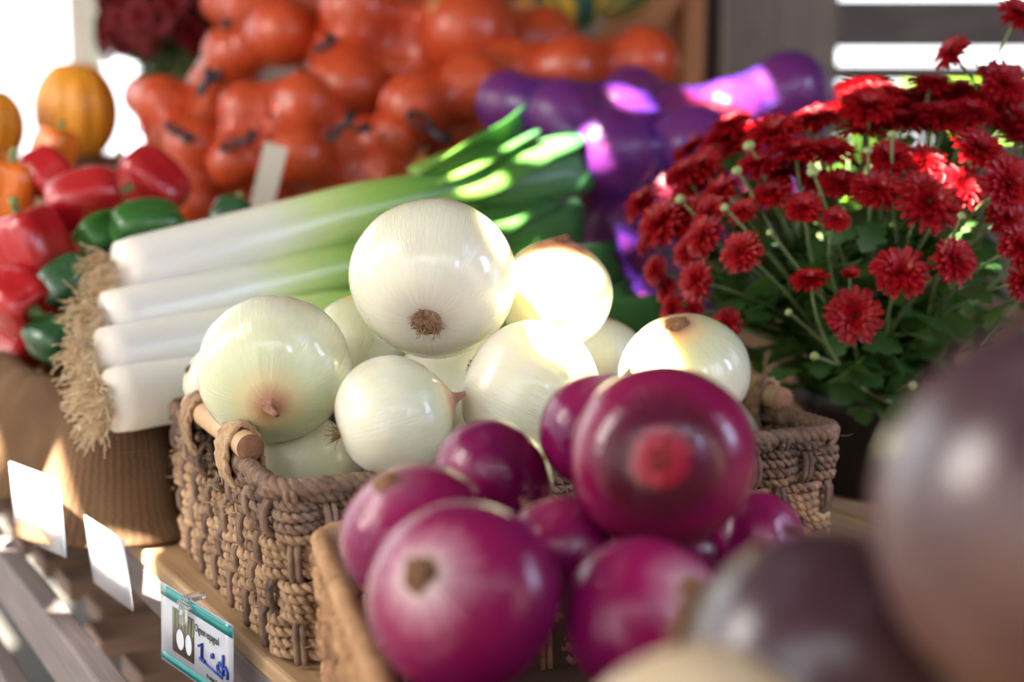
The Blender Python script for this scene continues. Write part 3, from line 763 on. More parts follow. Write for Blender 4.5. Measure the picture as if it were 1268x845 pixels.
def leek(label, p0, p1, rad, leaves, seed, length=1.0, sag=0.0, rootn=170):
    rn = random.Random(seed); p0, p1 = Vector(p0), Vector(p1)
    t = thing('leek', label, 'leek', p0)
    d = (p1-p0); L = d.length; d.normalize()
    side = d.cross(Vector((0, 0, 1))).normalized(); up = side.cross(d).normalized()
    # shank
    n = 30; m = 24; an = np.linspace(0, 2*PI, m, endpoint=False); rings = []; uv = []
    for j in range(n):
        f = j/(n-1)
        if f < 0.05: q = math.sqrt(max(0.0, 1-((0.05-f)/0.05)**2))*0.98+0.02
        else: q = 1-0.10*math.sin((f-0.05)*2.2)*0.8
        wide = rad*q*(1+0.16*max(0, f-.6)/.4); flat = rad*q*(1-0.42*max(0, f-.62)/.38)
        c = d*(L*f) + up*(-sag*4*f*(1-f)) + side*0.002*math.sin(f*5+seed)
        rings.append([tuple(c + side*(wide*math.cos(a)) + up*(flat*math.sin(a))) for a in an])
        uv += [(i/m, f) for i in range(m)]
    b = MB(); b.grid(rings, closed_u=True, uvs=uv, cap0=True, cap1=True); b.build('shank', M['leek'], t)
    # outer sheath edge that peels off the shank
    # leaves
    for (a0, spread, lift, ll, w, dr) in leaves:
        base = d*(L*0.80) + (side*math.cos(a0) + up*math.sin(a0))*rad*0.45
        out = (d + side*spread + up*lift).normalized()
        tip = base + out*ll + Vector((0, 0, -dr)); mid = base + (d*0.6+out*0.4)*ll*0.45
        pth = bez(base, mid, tip, 14); rows = []; uvs = []
        for j, p in enumerate(pth):
            f = j/13
            tg = Vector(pth[min(j+1, 13)]-pth[max(j-1, 0)]).normalized()
            wv = (side*math.cos(a0+PI/2)+up*math.sin(a0+PI/2)); wv = (wv - tg*wv.dot(tg)).normalized(); nv = wv.cross(tg).normalized()
            if nv.dot(up*math.sin(a0)+side*math.cos(a0)) < 0: nv = -nv
            ww = w*(0.9+0.35*math.sin(min(1, f*1.3)*PI))*(1 if f < .93 else 0.96)
            for i in range(9):
                g = i/4-1
                q = Vector(p)+wv*(ww*g*0.5)-nv*(ww*0.30*(g*g)*(1-.55*f))
                if j == 13: q += tg*rn.uniform(-.006, .006)
                rows.append(tuple(q)); uvs.append((i/8, f))
        b = MB(); b.grid(np.array(rows).reshape(14, 9, 3), uvs=uvs)
        o = b.build('leaf', M['leekleaf'], t)
        so = o.modifiers.new('thick', 'SOLIDIFY'); so.thickness = 0.0016
    # roots
    b = MB()
    for i in range(rootn):
        a = rn.uniform(0, 6.28); q = rad*0.72*math.sqrt(rn.random())
        p = d*0.004 + side*(q*math.cos(a)) + up*(q*math.sin(a))
        v = (-d*rn.uniform(.4, 1.1) + side*math.cos(a)*rn.uniform(0, .9) + up*math.sin(a)*rn.uniform(0, .9) + Vector((0, 0, -.1))).normalized()
        pts = []; ln = rn.uniform(.014, .036)
        for k in range(7):
            pts.append(tuple(p)); p = p+v*(ln/6); v = (v+Vector((rn.uniform(-1, 1), rn.uniform(-1, 1), rn.uniform(-1.2, .8)))*0.45).normalized()
        b.tube(pts, np.linspace(.0010, .0005, 7), 3, caps=False)
    o = b.build('roots', M['rootleek'], t); o['kind'] = 'stuff'
    return t

leek('topmost thick leek, longest pale shank with green leaves over the purple bag', P(135, 346, 1.27), P(600, 222, 1.50), .0325,
     [(1.5, .02, .06, .20, .075, .0), (0.4, .10, -.06, .20, .070, .0), (2.7, -.10, .22, .17, .070, .0), (2.0, -.04, .12, .16, .06, .0)], 1)
leek('second leek of the pile, lying right below the topmost thick one', P(118, 402, 1.23), P(560, 303, 1.46), .0275,
     [(1.5, .05, .10, .20, .065, .0), (0.3, .16, -.02, .22, .065, .0), (2.4, -.05, .18, .20, .060, .0)], 2)
leek('third leek of the pile, partly behind the flattish white onion', P(110, 447, 1.19), P(560, 366, 1.42), .0265,
     [(1.2, .10, .10, .22, .065, .0), (0.2, .22, .02, .25, .07, .0)], 3)
leek('lowest leek of the pile, resting in the burlap lined box', P(122, 500, 1.15), P(560, 428, 1.38), .0275,
     [(1.0, .16, .10, .28, .065, .0), (0.0, .28, .02, .30, .065, .0)], 4)
leek('dark green leek behind the topmost one, mostly hidden', P(250, 345, 1.42), P(540, 228, 1.62), .0265,
     [(1.6, -.02, .14, .15, .060, .0), (2.4, -.12, .10, .16, .060, .0)], 5, rootn=60)
leek('hidden leek at the back bottom of the pile', P(170, 440, 1.34), P(600, 352, 1.56), .027,
     [(1.2, .04, -.02, .16, .06, .0), (0.1, .10, -.08, .16, .06, .0)], 6, rootn=60)

# ================================================================== BURLAP LINED BOX
THX = TH+math.radians(9); near = Pz(148, 650, 0.0)         # near front corner
bx = thing('burlap_lined_box', 'low wooden box draped with brown burlap under the leek roots', 'box', near, THX)
b = MB(); BL, BW, BH = 0.66, 0.27, 0.075
for c, s in (((BW/2, .012, BH/2), (BW, .014, BH)), ((BW/2, BL-.012, BH/2), (BW, .014, BH)), ((.012, BL/2, BH/2), (.014, BL, BH)), ((BW-.012, BL/2, BH/2), (.014, BL, BH)), ((BW/2, BL/2, .006), (BW, BL, .012))):
    b.box(c, s)
b.build('box_body', M['crate'], bx, smooth=False)
def burlap():
    ol, nr, tot = rrect(BL+.012, BW+.012, .022, 420)
    ol = np.column_stack([ol[:, 1]-.006, BL/2-ol[:, 0]]); nr = np.column_stack([nr[:, 1], -nr[:, 0]])
    prof = [(-.040, .045), (-.030, .075), (-.018, .100), (-.004, .110), (.010, .104), (.019, .085), (.023, .056), (.024, .040), (.025, .022), (.028, .010), (.030, .003)]
    pts = np.zeros((len(prof), 421, 3)); uvs = []
    for j, (o, z) in enumerate(prof):
        f = j/(len(prof)-1)
        for i in range(421):
            k = i % 420; s = tot*k/420
            p = ol[k]
            w = 0.026*math.sin(s*34+1.2+2*f)*f + 0.013*abs(math.sin(s*30+f*2.5))*f + 0.006*math.sin(s*11)
            nz = mnoise.noise(Vector((p[0]*14, p[1]*14, z*16)))*0.026 + mnoise.noise(Vector((p[0]*40, p[1]*40, z*30)))*0.013
            cor = 0.034*math.exp(-((p[0]+.0)**2+(p[1])**2)/0.0022)*f      # bunched corner
            q = p + nr[k]*(o + max(-.012, w)*0.8 + nz*f + cor)
            hz = z*(1+.22*math.sin(s*7+.5)*(1-f)*.6) + nz*0.6*(1-f) + 0.012*mnoise.noise(Vector((s*6, 3, 0)))*(1 if f < .6 else 0)
            pts[j, i] = (q[0], q[1], max(.002, hz)); uvs.append((s*1.0, f*.2))
    b = MB(); b.grid(pts, uvs=uvs); o = b.build('burlap_cloth', M['burlap'], bx)
    o.modifiers.new('sub', 'SUBSURF').levels = 1; o.modifiers['sub'].render_levels = 1
    so = o.modifiers.new('thick', 'SOLIDIFY'); so.thickness = .002; so.offset = -1
burlap()

# ================================================================== PRICE CARDS
def text_mesh(s, size, font=None):
    cu = bpy.data.curves.new('txt', 'FONT'); cu.body = s; cu.size = size; cu.extrude = 0.00012; cu.resolution_u = 3
    o = bpy.data.objects.new('txt', cu); COL.objects.link(o)
    dg = bpy.context.evaluated_depsgraph_get(); me = bpy.data.meshes.new_from_object(o.evaluated_get(dg))
    bpy.data.objects.remove(o); return me

def price_card(label, tl, tr, bl, full=True):
    """flat card in a clear sleeve, hung from the plank edge; local x along the top edge, y up"""
    tl, tr, bl = Vector(tl), Vector(tr), Vector(bl)
    X = (tr-tl); W = X.length; X.normalize(); Y = (tl-bl); Y = (Y-X*Y.dot(X)); Hh = Y.length; Y.normalize(); Z = X.cross(Y)
    t = thing('price_card', label, 'price card'); t.matrix_world = Matrix(((X.x, Y.x, Z.x, bl.x), (X.y, Y.y, Z.y, bl.y), (X.z, Y.z, Z.z, bl.z), (0, 0, 0, 1)))
    def rect(name, x0, y0, x1, y1, z, th, mat, par=t, bend=True):
        b = MB(); n = 10; rows = []
        for yy in (y0, y1):
            rows.append([(x0+(x1-x0)*i/n, yy, z) for i in range(n+1)])
        b.grid(rows); o = b.build(name, mat, par); so = o.modifiers.new('t', 'SOLIDIFY'); so.thickness = th; so.offset = -1
        return o
    rect('paper', 0, 0, W, Hh, 0, .0008, M['cardwhite'])
    if not full: return t
    rect('teal_band', 0, Hh*.845, W, Hh*.985, .0003, .0002, M['teal']); rect('teal_band', 0, Hh*.03, W, Hh*.13, .0003, .0002, M['teal'])
    if not full: return t
    ph = rect('printed_photo', W*.17, Hh*.22, W*.48, Hh*.78, .0003, .0002, M['photo_bg'])
    def ell(name, cx, cy, rx, ry, mat, z=.0006):
        an = np.linspace(0, 2*PI, 16, endpoint=False); b = MB()
        b.add(np.column_stack([cx+rx*np.cos(an), cy+ry*np.sin(an), np.full(16, z)]), [tuple(range(16))]); b.build(name, mat, ph)
    for i in range(7):
        x = W*(.19+.045*i); b = MB(); b.add([(x, Hh*.55, .0005), (x+W*.018, Hh*.55, .0005), (x+W*.026, Hh*.775, .0005), (x+W*.004, Hh*.775, .0005)], [(0, 1, 2, 3)]); b.build('printed_leaf', M['photo_green'], ph)
    ell('printed_bulb', W*.29, Hh*.42, W*.055, Hh*.13, M['photo_bulb']); ell('printed_bulb', W*.41, Hh*.42, W*.045, Hh*.13, M['photo_bulb'])
    def put(name, s, size, x, y, mat, sx=1.0):
        me = text_mesh(s, size); me.materials.clear(); me.materials.append(mat); o = link(name, me, t); o.location = (x, y, .0006); o.scale = (sx, 1, 1); return o
    put('printed_title', 'Oignon espagnol', Hh*.145, W*.50, Hh*.655, M['ink'], .55*W/.095)
    put('printed_note', 'Produit Qc', Hh*.075, W*.66, Hh*.165, M['ink'], .8)
    # handwritten price, drawn as pen strokes
    def stroke(pts, r=.0011):
        b = MB(); b.tube([(W*x, Hh*y, .0008) for x, y in pts], r, 5); b.build('pen_stroke', M['blueink'], t)
    stroke([(.555, .50), (.60, .56), (.60, .36)]); stroke([(.57, .36), (.64, .355)]); stroke([(.575, .345), (.88, .29)], .0007)
    stroke([(.735, .50), (.75, .51), (.755, .47), (.74, .46), (.735, .50)])
    stroke([(.87, .44), (.835, .46), (.81, .40), (.835, .34), (.88, .36)]); stroke([(.885, .58), (.89, .33)]); stroke([(.89, .40), (.92, .45), (.945, .41), (.945, .32)])
    stroke([(.965, .30), (.97, .29)])
    # clear plastic clip on the top edge
    b = MB(); b.box((W*.40, Hh*.80, .004), (W*.07, Hh*.24, .004)); b.box((W*.40, Hh*.93, .003), (W*.16, Hh*.05, .004)); b.box((W*.40, Hh*1.0, -.004), (W*.10, Hh*.05, .014))
    b.build('clip', M['clear'], t, smooth=False, bevel=.001)
    return t
price_card('white and teal price card with blue handwriting clipped below the white onions', P(186, 712, 1.0), P(273, 766, .93), P(200, 816, 1.0))
price_card('overexposed white price card hanging under the burlap corner', P(97, 634, 1.16), P(144, 664, 1.09), P(116, 722, 1.16), full=False)
price_card('overexposed narrow price card hanging below the burlap drape', P(0, 568, 1.21), P(60, 590, 1.15), P(20, 664, 1.21), full=False)

# ================================================================== PEPPERS, PUMPKINS
def pepper_mesh(name, mat, seed, lobes=4, long=1.15):
    rn = random.Random(seed); ph = rn.uniform(0, 6); nu, nv = 56, 32; th = np.linspace(0, 2*PI, nu, endpoint=False); rings = []
    for j in range(nv+1):
        f = j/nv; c = math.cos(PI*f)
        prof = (math.sin(PI*(0.03+0.94*f)))**0.55*(0.82+0.18*f)          # blossom end narrower
        lob = 1+0.10*np.cos(lobes*th+ph+0.25*math.sin(f*4))+0.03*np.cos(2*th+ph*2)
        zz = -c*long - 0.24*max(0, 1-(1-f)/0.10)**1*1.0 + 0.12*max(0, 1-f/0.10)
        rings.append(np.column_stack([prof*lob*np.cos(th), prof*lob*np.sin(th), np.full(nu, zz)]))
    b = MB(); b.grid(rings, closed_u=True, cap0=True, cap1=True); return b.mesh(name, mat)
def stem_mesh(name, mat):
    b = MB(); pts = bez((0, 0, 0), (0.02, 0, .3), (0.2, .05, .55), 9); b.tube(pts, [.34, .20, .13, .11, .10, .10, .11, .12, .13], 10); return b.mesh(name, mat)
PSTEM = stem_mesh('stem', M['stemgreen']); PSTEMP = stem_mesh('stem_pale', M['stempale'])
PM = {k: [pepper_mesh('pepper_body', M[k], s) for s in (1, 2)] for k in ('redpep', 'greenpep', 'darkgreenpep', 'orangepep')}
def pepper(name, label, cx, cy, wpx, d, kind, ax, var=0, stem=PSTEM):
    t = thing(name, label, 'pepper', P(cx, cy, d)); t.rotation_mode = 'QUATERNION'; t.rotation_quaternion = cdir(*ax).to_track_quat('Z', 'Y')
    t.scale = (wpx/2*d/FPX,)*3; me = PM[kind][var]; link('body', me, t); o = link('stem', stem, t); o.location = (0, 0, max(v.co.z for v in me.vertices)-.22)
    return t
pepper('bell_pepper', 'red bell pepper lying on its side beside the green one', 105, 248, 82, 1.45, 'redpep', (.9, .25, -.2))
pepper('bell_pepper', 'red bell pepper with pale stem below the orange net bag', 190, 226, 78, 1.52, 'redpep', (-.75, .62, .1), 1, PSTEMP)
pepper('bell_pepper', 'large red bell pepper at the front of the crate', 42, 315, 100, 1.40, 'redpep', (-.3, .9, .2), 1)
pepper('bell_pepper', 'red bell pepper under the large front one by the crate edge', 18, 372, 84, 1.36, 'redpep', (.6, -.3, .3))
pepper('bell_pepper', 'dark red pepper behind the side lying red one', 62, 218, 66, 1.53, 'redpep', (-.6, .5, -.3), 1)
pepper('bell_pepper', 'orange bell pepper at the left of the red ones', 8, 240, 78, 1.52, 'orangepep', (.2, .9, .2))
pepper('bell_pepper', 'orange bell pepper tucked between red pepper and pumpkin', 66, 190, 58, 1.58, 'orangepep', (.3, .9, .1), 1)
pepper('bell_pepper', 'bright green bell pepper with blossom end out above the leek roots', 182, 282, 76, 1.40, 'greenpep', (.85, .1, -.5))
pepper('bell_pepper', 'green bell pepper showing its lobes left of the bright one', 128, 290, 62, 1.42, 'greenpep', (.5, .3, -.8), 1)
pepper('bell_pepper', 'small green pepper behind the topmost leek', 285, 278, 60, 1.50, 'darkgreenpep', (.3, .8, -.2))
pepper('bell_pepper', 'dark green pepper left of the leek root tuft', 82, 350, 66, 1.37, 'darkgreenpep', (.7, .5, -.3), 1)
pepper('bell_pepper', 'dark green pepper low beside the leek roots above the burlap', 62, 420, 60, 1.34, 'darkgreenpep', (.6, -.2, .3))
pepper('bell_pepper', 'dark green pepper behind the hanging leek roots', 118, 400, 60, 1.36, 'darkgreenpep', (-.3, .8, .3))
for (cx, cy, d, kd) in ((95, 330, 1.47, 'redpep'), (150, 335, 1.45, 'redpep'), (200, 330, 1.46, 'greenpep'), (20, 420, 1.42, 'redpep')):
    pepper('bell_pepper', 'pepper buried in the pepper crate under the visible ones', cx, cy+10, 74, d+.03, kd, (.3, .6, -.3))['group'] = 'buried peppers'

def pumpkin_mesh():
    nu, nv = 80, 30; th = np.linspace(0, 2*PI, nu, endpoint=False); rings = []
    for j in range(nv+1):
        f = PI*(0.02+0.96*j/nv); s, c = math.sin(f), math.cos(f)
        rib = 1-0.07*np.abs(np.cos(5*th))**6*s
        rings.append(np.column_stack([s*rib*np.cos(th), s*rib*np.sin(th), np.full(nu, -c*1.22-(.12*math.exp(-((PI-f)/.28)**2)))]))
    b = MB(); b.grid(rings, closed_u=True, cap0=True, cap1=True); return b.mesh('pumpkin_body', M['pumpkin'])
PK = pumpkin_mesh(); PKS = stem_mesh('pumpkin_stem', M['stempale'])
def pumpkin(label, cx, cy, wpx, d):
    t = thing('pumpkin', label, 'pumpkin', P(cx, cy, d)); t.scale = (wpx/2*d/FPX,)*3; t.rotation_euler = (.1, .08, cx)
    link('body', PK, t); o = link('stem', PKS, t); o.location = (0, 0, .93); o.scale = (.6, .6, .35)
pumpkin('tall orange pumpkin against the bright outdoors beside the net bags', 94, 138, 104, 2.15)
pumpkin('orange pumpkin cut by the left edge in front of the bright outdoors', -12, 158, 84, 2.05)

# crates that carry peppers, pumpkins and bags
def crate_at(label, x, y, z0, rz, size, **k): return crate(label, (x, y, z0), rz, size, **k)
pc = near + Matrix.Rotation(THX, 3, 'Z') @ Vector((BW/2+.005, 0.46, 0))
crate_at('open wooden crate filled with red and green bell peppers', pc.x, pc.y, 0.0125, THX, (0.20, 0.33, 0.16))
crate_at('wooden crate riser under the pumpkins', -0.84, 2.20, 0.0, 0.0, (0.42, 0.36, 0.30), top=True)
crate_at('wooden crate riser under the orange net bags', -0.175, 2.12, 0.0, 0.0, (0.48, 0.56, 0.20), top=True)
crate_at('wooden crate riser beneath the long net bag and gourds', 0.345, 2.14, 0.0, 0.0, (0.54, 0.52, 0.20), top=True)
crate_at('wooden crate supporting the leek leaves behind the onion basket', 0.02, 1.455, 0.0, TH, (0.22, 0.16, 0.10), top=True)

# ================================================================== NET BAGS
YM = [onion_mesh('yellow_onion_bulb', s, M['yonion'], sq, .20, .03, 36, 22) for s, sq in ((41, .92), (42, 1.0))]
PMO = [onion_mesh('bagged_red_onion_bulb', s, M['ponion'], sq, .18, .03, 36, 22) for s, sq in ((43, .92), (44, .98))]
def net_bag(label, balls, d0, meshes, netmat, onion_label, group, extra=(), ties=(), delta=0.020, oname='yellow_onion'):
    """balls: (px, py, diameter px, depth offset); the net is stretched over them"""
    pos = [(P(x, y, d0+dd), w/2*(d0+dd)/FPX) for x, y, w, dd in balls]
    for it in range(60):                                   # settle: push apart those that overlap
        for i in range(len(pos)):
            for j in range(i):
                (a, ra), (c, rc) = pos[i], pos[j]; v = a-c; L = v.length; ov = (ra+rc)*0.97-L
                if ov > 0:
                    n = v/L; n = Vector((n.x*.55, n.y, n.z*.55)) if abs(n.y) > .15 else n
                    pos[i] = (a+n*ov*.3, ra); pos[j] = (c-n*ov*.3, rc)
    cen = sum((p for p, r in pos), Vector())/len(pos)
    bag = thing('net_bag', label, 'net bag', Vector((cen.x, cen.y, min(p.z-r for p, r in pos))))
    bm = bmesh.new()
    for p, r in pos: bmesh.ops.create_icosphere(bm, subdivisions=3, radius=r+delta+.003, matrix=Matrix.Translation(p-bag.location))
    for x, y, w, dd in extra:
        p = P(x, y, d0+dd); bmesh.ops.create_icosphere(bm, subdivisions=2, radius=w/2*(d0+dd)/FPX+delta, matrix=Matrix.Translation(p-bag.location))
    me = bpy.data.meshes.new('tmp'); bm.to_mesh(me); bm.free(); tmp = bpy.data.objects.new('tmp', me); COL.objects.link(tmp)
    m = tmp.modifiers.new('r', 'REMESH'); m.mode = 'VOXEL'; m.voxel_size = 0.008
    m = tmp.modifiers.new('s', 'SMOOTH'); m.iterations = 6; m.factor = .5
    m = tmp.modifiers.new('d', 'DISPLACE'); m.strength = -delta; m.mid_level = 0.0
    m = tmp.modifiers.new('s2', 'SMOOTH'); m.iterations = 4; m.factor = .5
    me2 = bpy.data.meshes.new_from_object(tmp.evaluated_get(bpy.context.evaluated_depsgraph_get())); bpy.data.objects.remove(tmp)
    me2.materials.clear(); me2.materials.append(M[netmat]); me2.polygons.foreach_set('use_smooth', [True]*len(me2.polygons)); me2.name = 'net'
    link('net', me2, bag)
    for (x, y, dd, L, an) in ties:
        c = P(x, y, d0+dd)-bag.location; b = MB(); q = []
        dx, dy = math.cos(an), math.sin(an); s_ = L/2*d0/FPX
        for i in range(24):
            a = 2*PI*i/23; q.append(tuple(c+RGT*(s_*.55*math.cos(a)*dx-s_*.25*math.sin(a)*dy)+UPV*(s_*.55*math.cos(a)*dy+s_*.25*math.sin(a)*dx)+FWD*.004*math.sin(a)))
        b.tube(q, .0032, 6)
        e = c+RGT*dx*s_*.5+UPV*dy*s_*.5; b.tube([tuple(e), tuple(e+RGT*dx*s_*.5+UPV*(dy*s_*.5-.004)), tuple(e+RGT*dx*s_+UPV*(dy*s_+.004))], [.004, .006, .0075], 6)
        b.build('tie', M['black'], bag)
    for i, (p, r) in enumerate(pos):
        o = link(oname, meshes[i % 2]); o.location = p; o.scale = (r*.96,)*3; o.rotation_euler = (rnd.uniform(-1.3, 1.3), rnd.uniform(-1.3, 1.3), rnd.uniform(0, 6))
        tag(o, onion_label, 'onion', group)
    return bag

rb = lambda L: [(x, y, w, dd) for x, y, w, dd in L]
net_bag('big orange net bag of onions at the top left beside the dark red flowers', rb([(300, 60, 78, 0), (352, 40, 84, -.03), (318, 12, 80, .02), (390, 20, 80, .0), (345, -40, 84, .03), (270, 95, 60, .02), (400, 75, 74, .06), (420, -30, 80, .05), (285, 0, 70, .08)]), 2.02, YM, 'onet',
        'yellow onion inside the big orange net bag beside dark red flowers', 'onions in the big net bag', extra=[(262, 108, 20, 0)], ties=[(262, 100, -.05, 30, .9), (278, 45, -.05, 22, 1.4)])
net_bag('plump orange net bag in the middle, above the tied bag', rb([(455, 30, 96, 0), (448, 105, 98, -.02), (505, 70, 100, .01), (548, 55, 112, .02), (520, 10, 90, .06), (600, 50, 92, .10), (648, 52, 92, .12), (410, 60, 60, .03), (590, 95, 80, .14), (480, -30, 90, .08), (585, 10, 84, .16)]), 1.93, YM, 'onet',
        'yellow onion inside the plump middle orange net bag', 'onions in the plump net bag', extra=[(392, 85, 24, .0)], ties=[(395, 60, -.06, 26, .7), (405, 140, -.08, 34, 1.2)])
net_bag('long orange net bag lying behind the purple bag, its end pointing to the boards', rb([(535, 128, 88, 0), (590, 110, 84, .03), (640, 100, 82, .06), (690, 92, 80, .08), (772, 84, 88, .10), (730, 95, 78, .10), (560, 165, 80, .06), (640, 150, 80, .1), (720, 140, 80, .12)]), 1.80, YM, 'onet',
        'yellow onion inside the long orange net bag behind the purple bag', 'onions in the long net bag', ties=[(520, 150, -.07, 60, -.6)])
net_bag('orange net bag slumped behind the leeks with black ties', rb([(370, 140, 78, 0), (372, 190, 76, -.03), (318, 145, 70, .0), (428, 185, 74, .02), (490, 168, 70, .0), (300, 195, 70, .0), (455, 225, 70, .02), (345, 240, 74, .03), (400, 240, 74, .03)]), 1.78, YM, 'onet',
        'yellow onion inside the slumped orange net bag behind the leeks', 'onions in the slumped net bag', ties=[(415, 165, -.07, 40, .8), (442, 160, -.05, 18, .2), (285, 180, -.06, 44, .4)])
net_bag('orange net bag low at the left between the peppers and the other bags', rb([(243, 190, 74, 0), (205, 128, 66, .04), (255, 140, 62, .03), (240, 240, 72, .0), (285, 245, 70, .04), (180, 120, 52, .08), (210, 175, 60, .08)]), 1.80, YM, 'onet',
        'yellow onion inside the low orange net bag beside the peppers', 'onions in the low net bag', extra=[(175, 160, 14, .03)], ties=[(215, 160, -.05, 34, -.5), (250, 110, -.02, 30, 1.1)])
net_bag('purple net bag of red onions behind the leek leaves and chrysanthemum', rb([(640, 130, 78, .05), (700, 140, 86, .04), (760, 140, 84, .06), (768, 195, 112, -.04), (860, 185, 112, -.02), (835, 140, 84, .08), (900, 140, 92, .05), (945, 130, 92, .05), (1000, 130, 70, .12), (790, 290, 108, .0), (880, 275, 108, .02), (720, 225, 84, .06), (960, 190, 90, .08), (780, 375, 100, .02), (880, 370, 100, .04), (730, 320, 90, .08), (700, 190, 80, .1), (800, 130, 80, .1), (830, 245, 90, .1), (940, 250, 90, .06), (960, 320, 90, .08), (690, 270, 80, .12)]), 1.62, PMO, 'pnet',
        'red onion inside the purple net bag', 'onions in the purple net bag', oname='bagged_red_onion', delta=.05)

# paper tag stuck among the bags
b = MB(); b.box((0, 0, .0), (.028, .003, .11)); o = b.build('paper_tag', M['paper'], smooth=False, bevel=.0008); o.location = P(329, 235, 1.69); o.rotation_euler = (.1, .28, 0)
tag(o, 'blank beige cardboard strip standing before the slumped net bag', 'tag')

# striped gourds at the very top
G = onion_mesh('gourd_body', 51, M['gourd'], 1.25, .35, 0, 40, 26, lump=.03, shoulder=.5)
for (x, y, w, ax, lb) in ((592, -12, 84, (.6, .5, .2), 'striped green gourd on the plump net bag'), (700, -14, 90, (-.4, .8, .1), 'green gourd with yellow stripes behind the net bags'), (772, -12, 70, (-.75, -.6, .1), 'green and yellow gourd pointing down before the boards')):
    t = thing('gourd', lb, 'gourd', P(x, y, 2.28)); t.rotation_mode = 'QUATERNION'; t.rotation_quaternion = cdir(*ax).to_track_quat('Z', 'Y'); t.scale = (w/2*2.28/FPX,)*3
    link('body', G, t); o = link('stem', PKS, t); o.location = (0, 0, max(v.co.z for v in G.vertices)-.1); o.scale = (.35, .35, .6)

# ================================================================== CHRYSANTHEMUMS
def flower_mesh(name, mat, seed, whorls=((19, 1.0, -.10), (18, .97, .18), (16, .86, .46), (14, .68, .76), (10, .48, 1.05), (7, .30, 1.3))):
    rn = random.Random(seed); b = MB()
    for n, L, el in whorls:
        for i in range(n):
            a = 2*PI*i/n+rn.uniform(-.12, .12)+n; e = el+rn.uniform(-.14, .12); l = L*rn.uniform(.86, 1.06); w = .125*rn.uniform(.85, 1.15)*(0.7+.3*L)
            ca, sa = math.cos(a), math.sin(a); rows = []
            for k, (f, ww) in enumerate(((0, .35), (.35, .8), (.7, 1.0), (.92, .75), (1.0, .3))):
                ee = e-0.35*f*f+.25*f; r = .06+l*f*math.cos(ee); z = l*f*math.sin(ee)*0.8+.02
                rows.append([(r*ca-sa*w*ww*g, r*sa+ca*w*ww*g, z+.05*abs(g)) for g in (-1, 0, 1)])
            b.grid(rows)
    return b.mesh(name, mat)
FM = [flower_mesh('flower_head', M['petal'], s) for s in (1, 2, 3)]
FMD = [flower_mesh('flower_head_dark', M['petaldark'], 5)]
FS = [flower_mesh('small_flower_head', M['petal'], 9, ((14, .9, .75), (12, .7, 1.0), (8, .5, 1.3)))]
def leaf_mesh(name, seed):
    rn = random.Random(seed); b = MB(); out = [(0, .0), (.10, .16), (.22, .30), (.30, .22), (.42, .40), (.55, .46), (.60, .30), (.74, .34), (.88, .22), (1.0, .0)]
    vs = []; fs = []
    for x, w in out:
        z = .18*math.sin(x*2.6); vs += [(x, w, z+.10*w), (x, 0, z), (x, -w, z+.10*w)]
    for i in range(len(out)-1):
        k = i*3; fs += [(k, k+1, k+4, k+3), (k+1, k+2, k+5, k+4)]
    b.add(vs, fs); return b.mesh(name, M['leaf'])
LM = [leaf_mesh('leaf', 1)]
def bud_mesh(mat, nm):
    b = MB(); an = np.linspace(0, 2*PI, 10, endpoint=False)
    b.grid([np.column_stack([q*np.cos(an), q*np.sin(an), np.full(10, z)]) for q, z in ((.3, 0), (.8, .25), (1, .7), (.85, 1.15), (.4, 1.4))], closed_u=True, cap1=True); return b.mesh(nm, mat)
BUD = bud_mesh(M['bud'], 'bud')

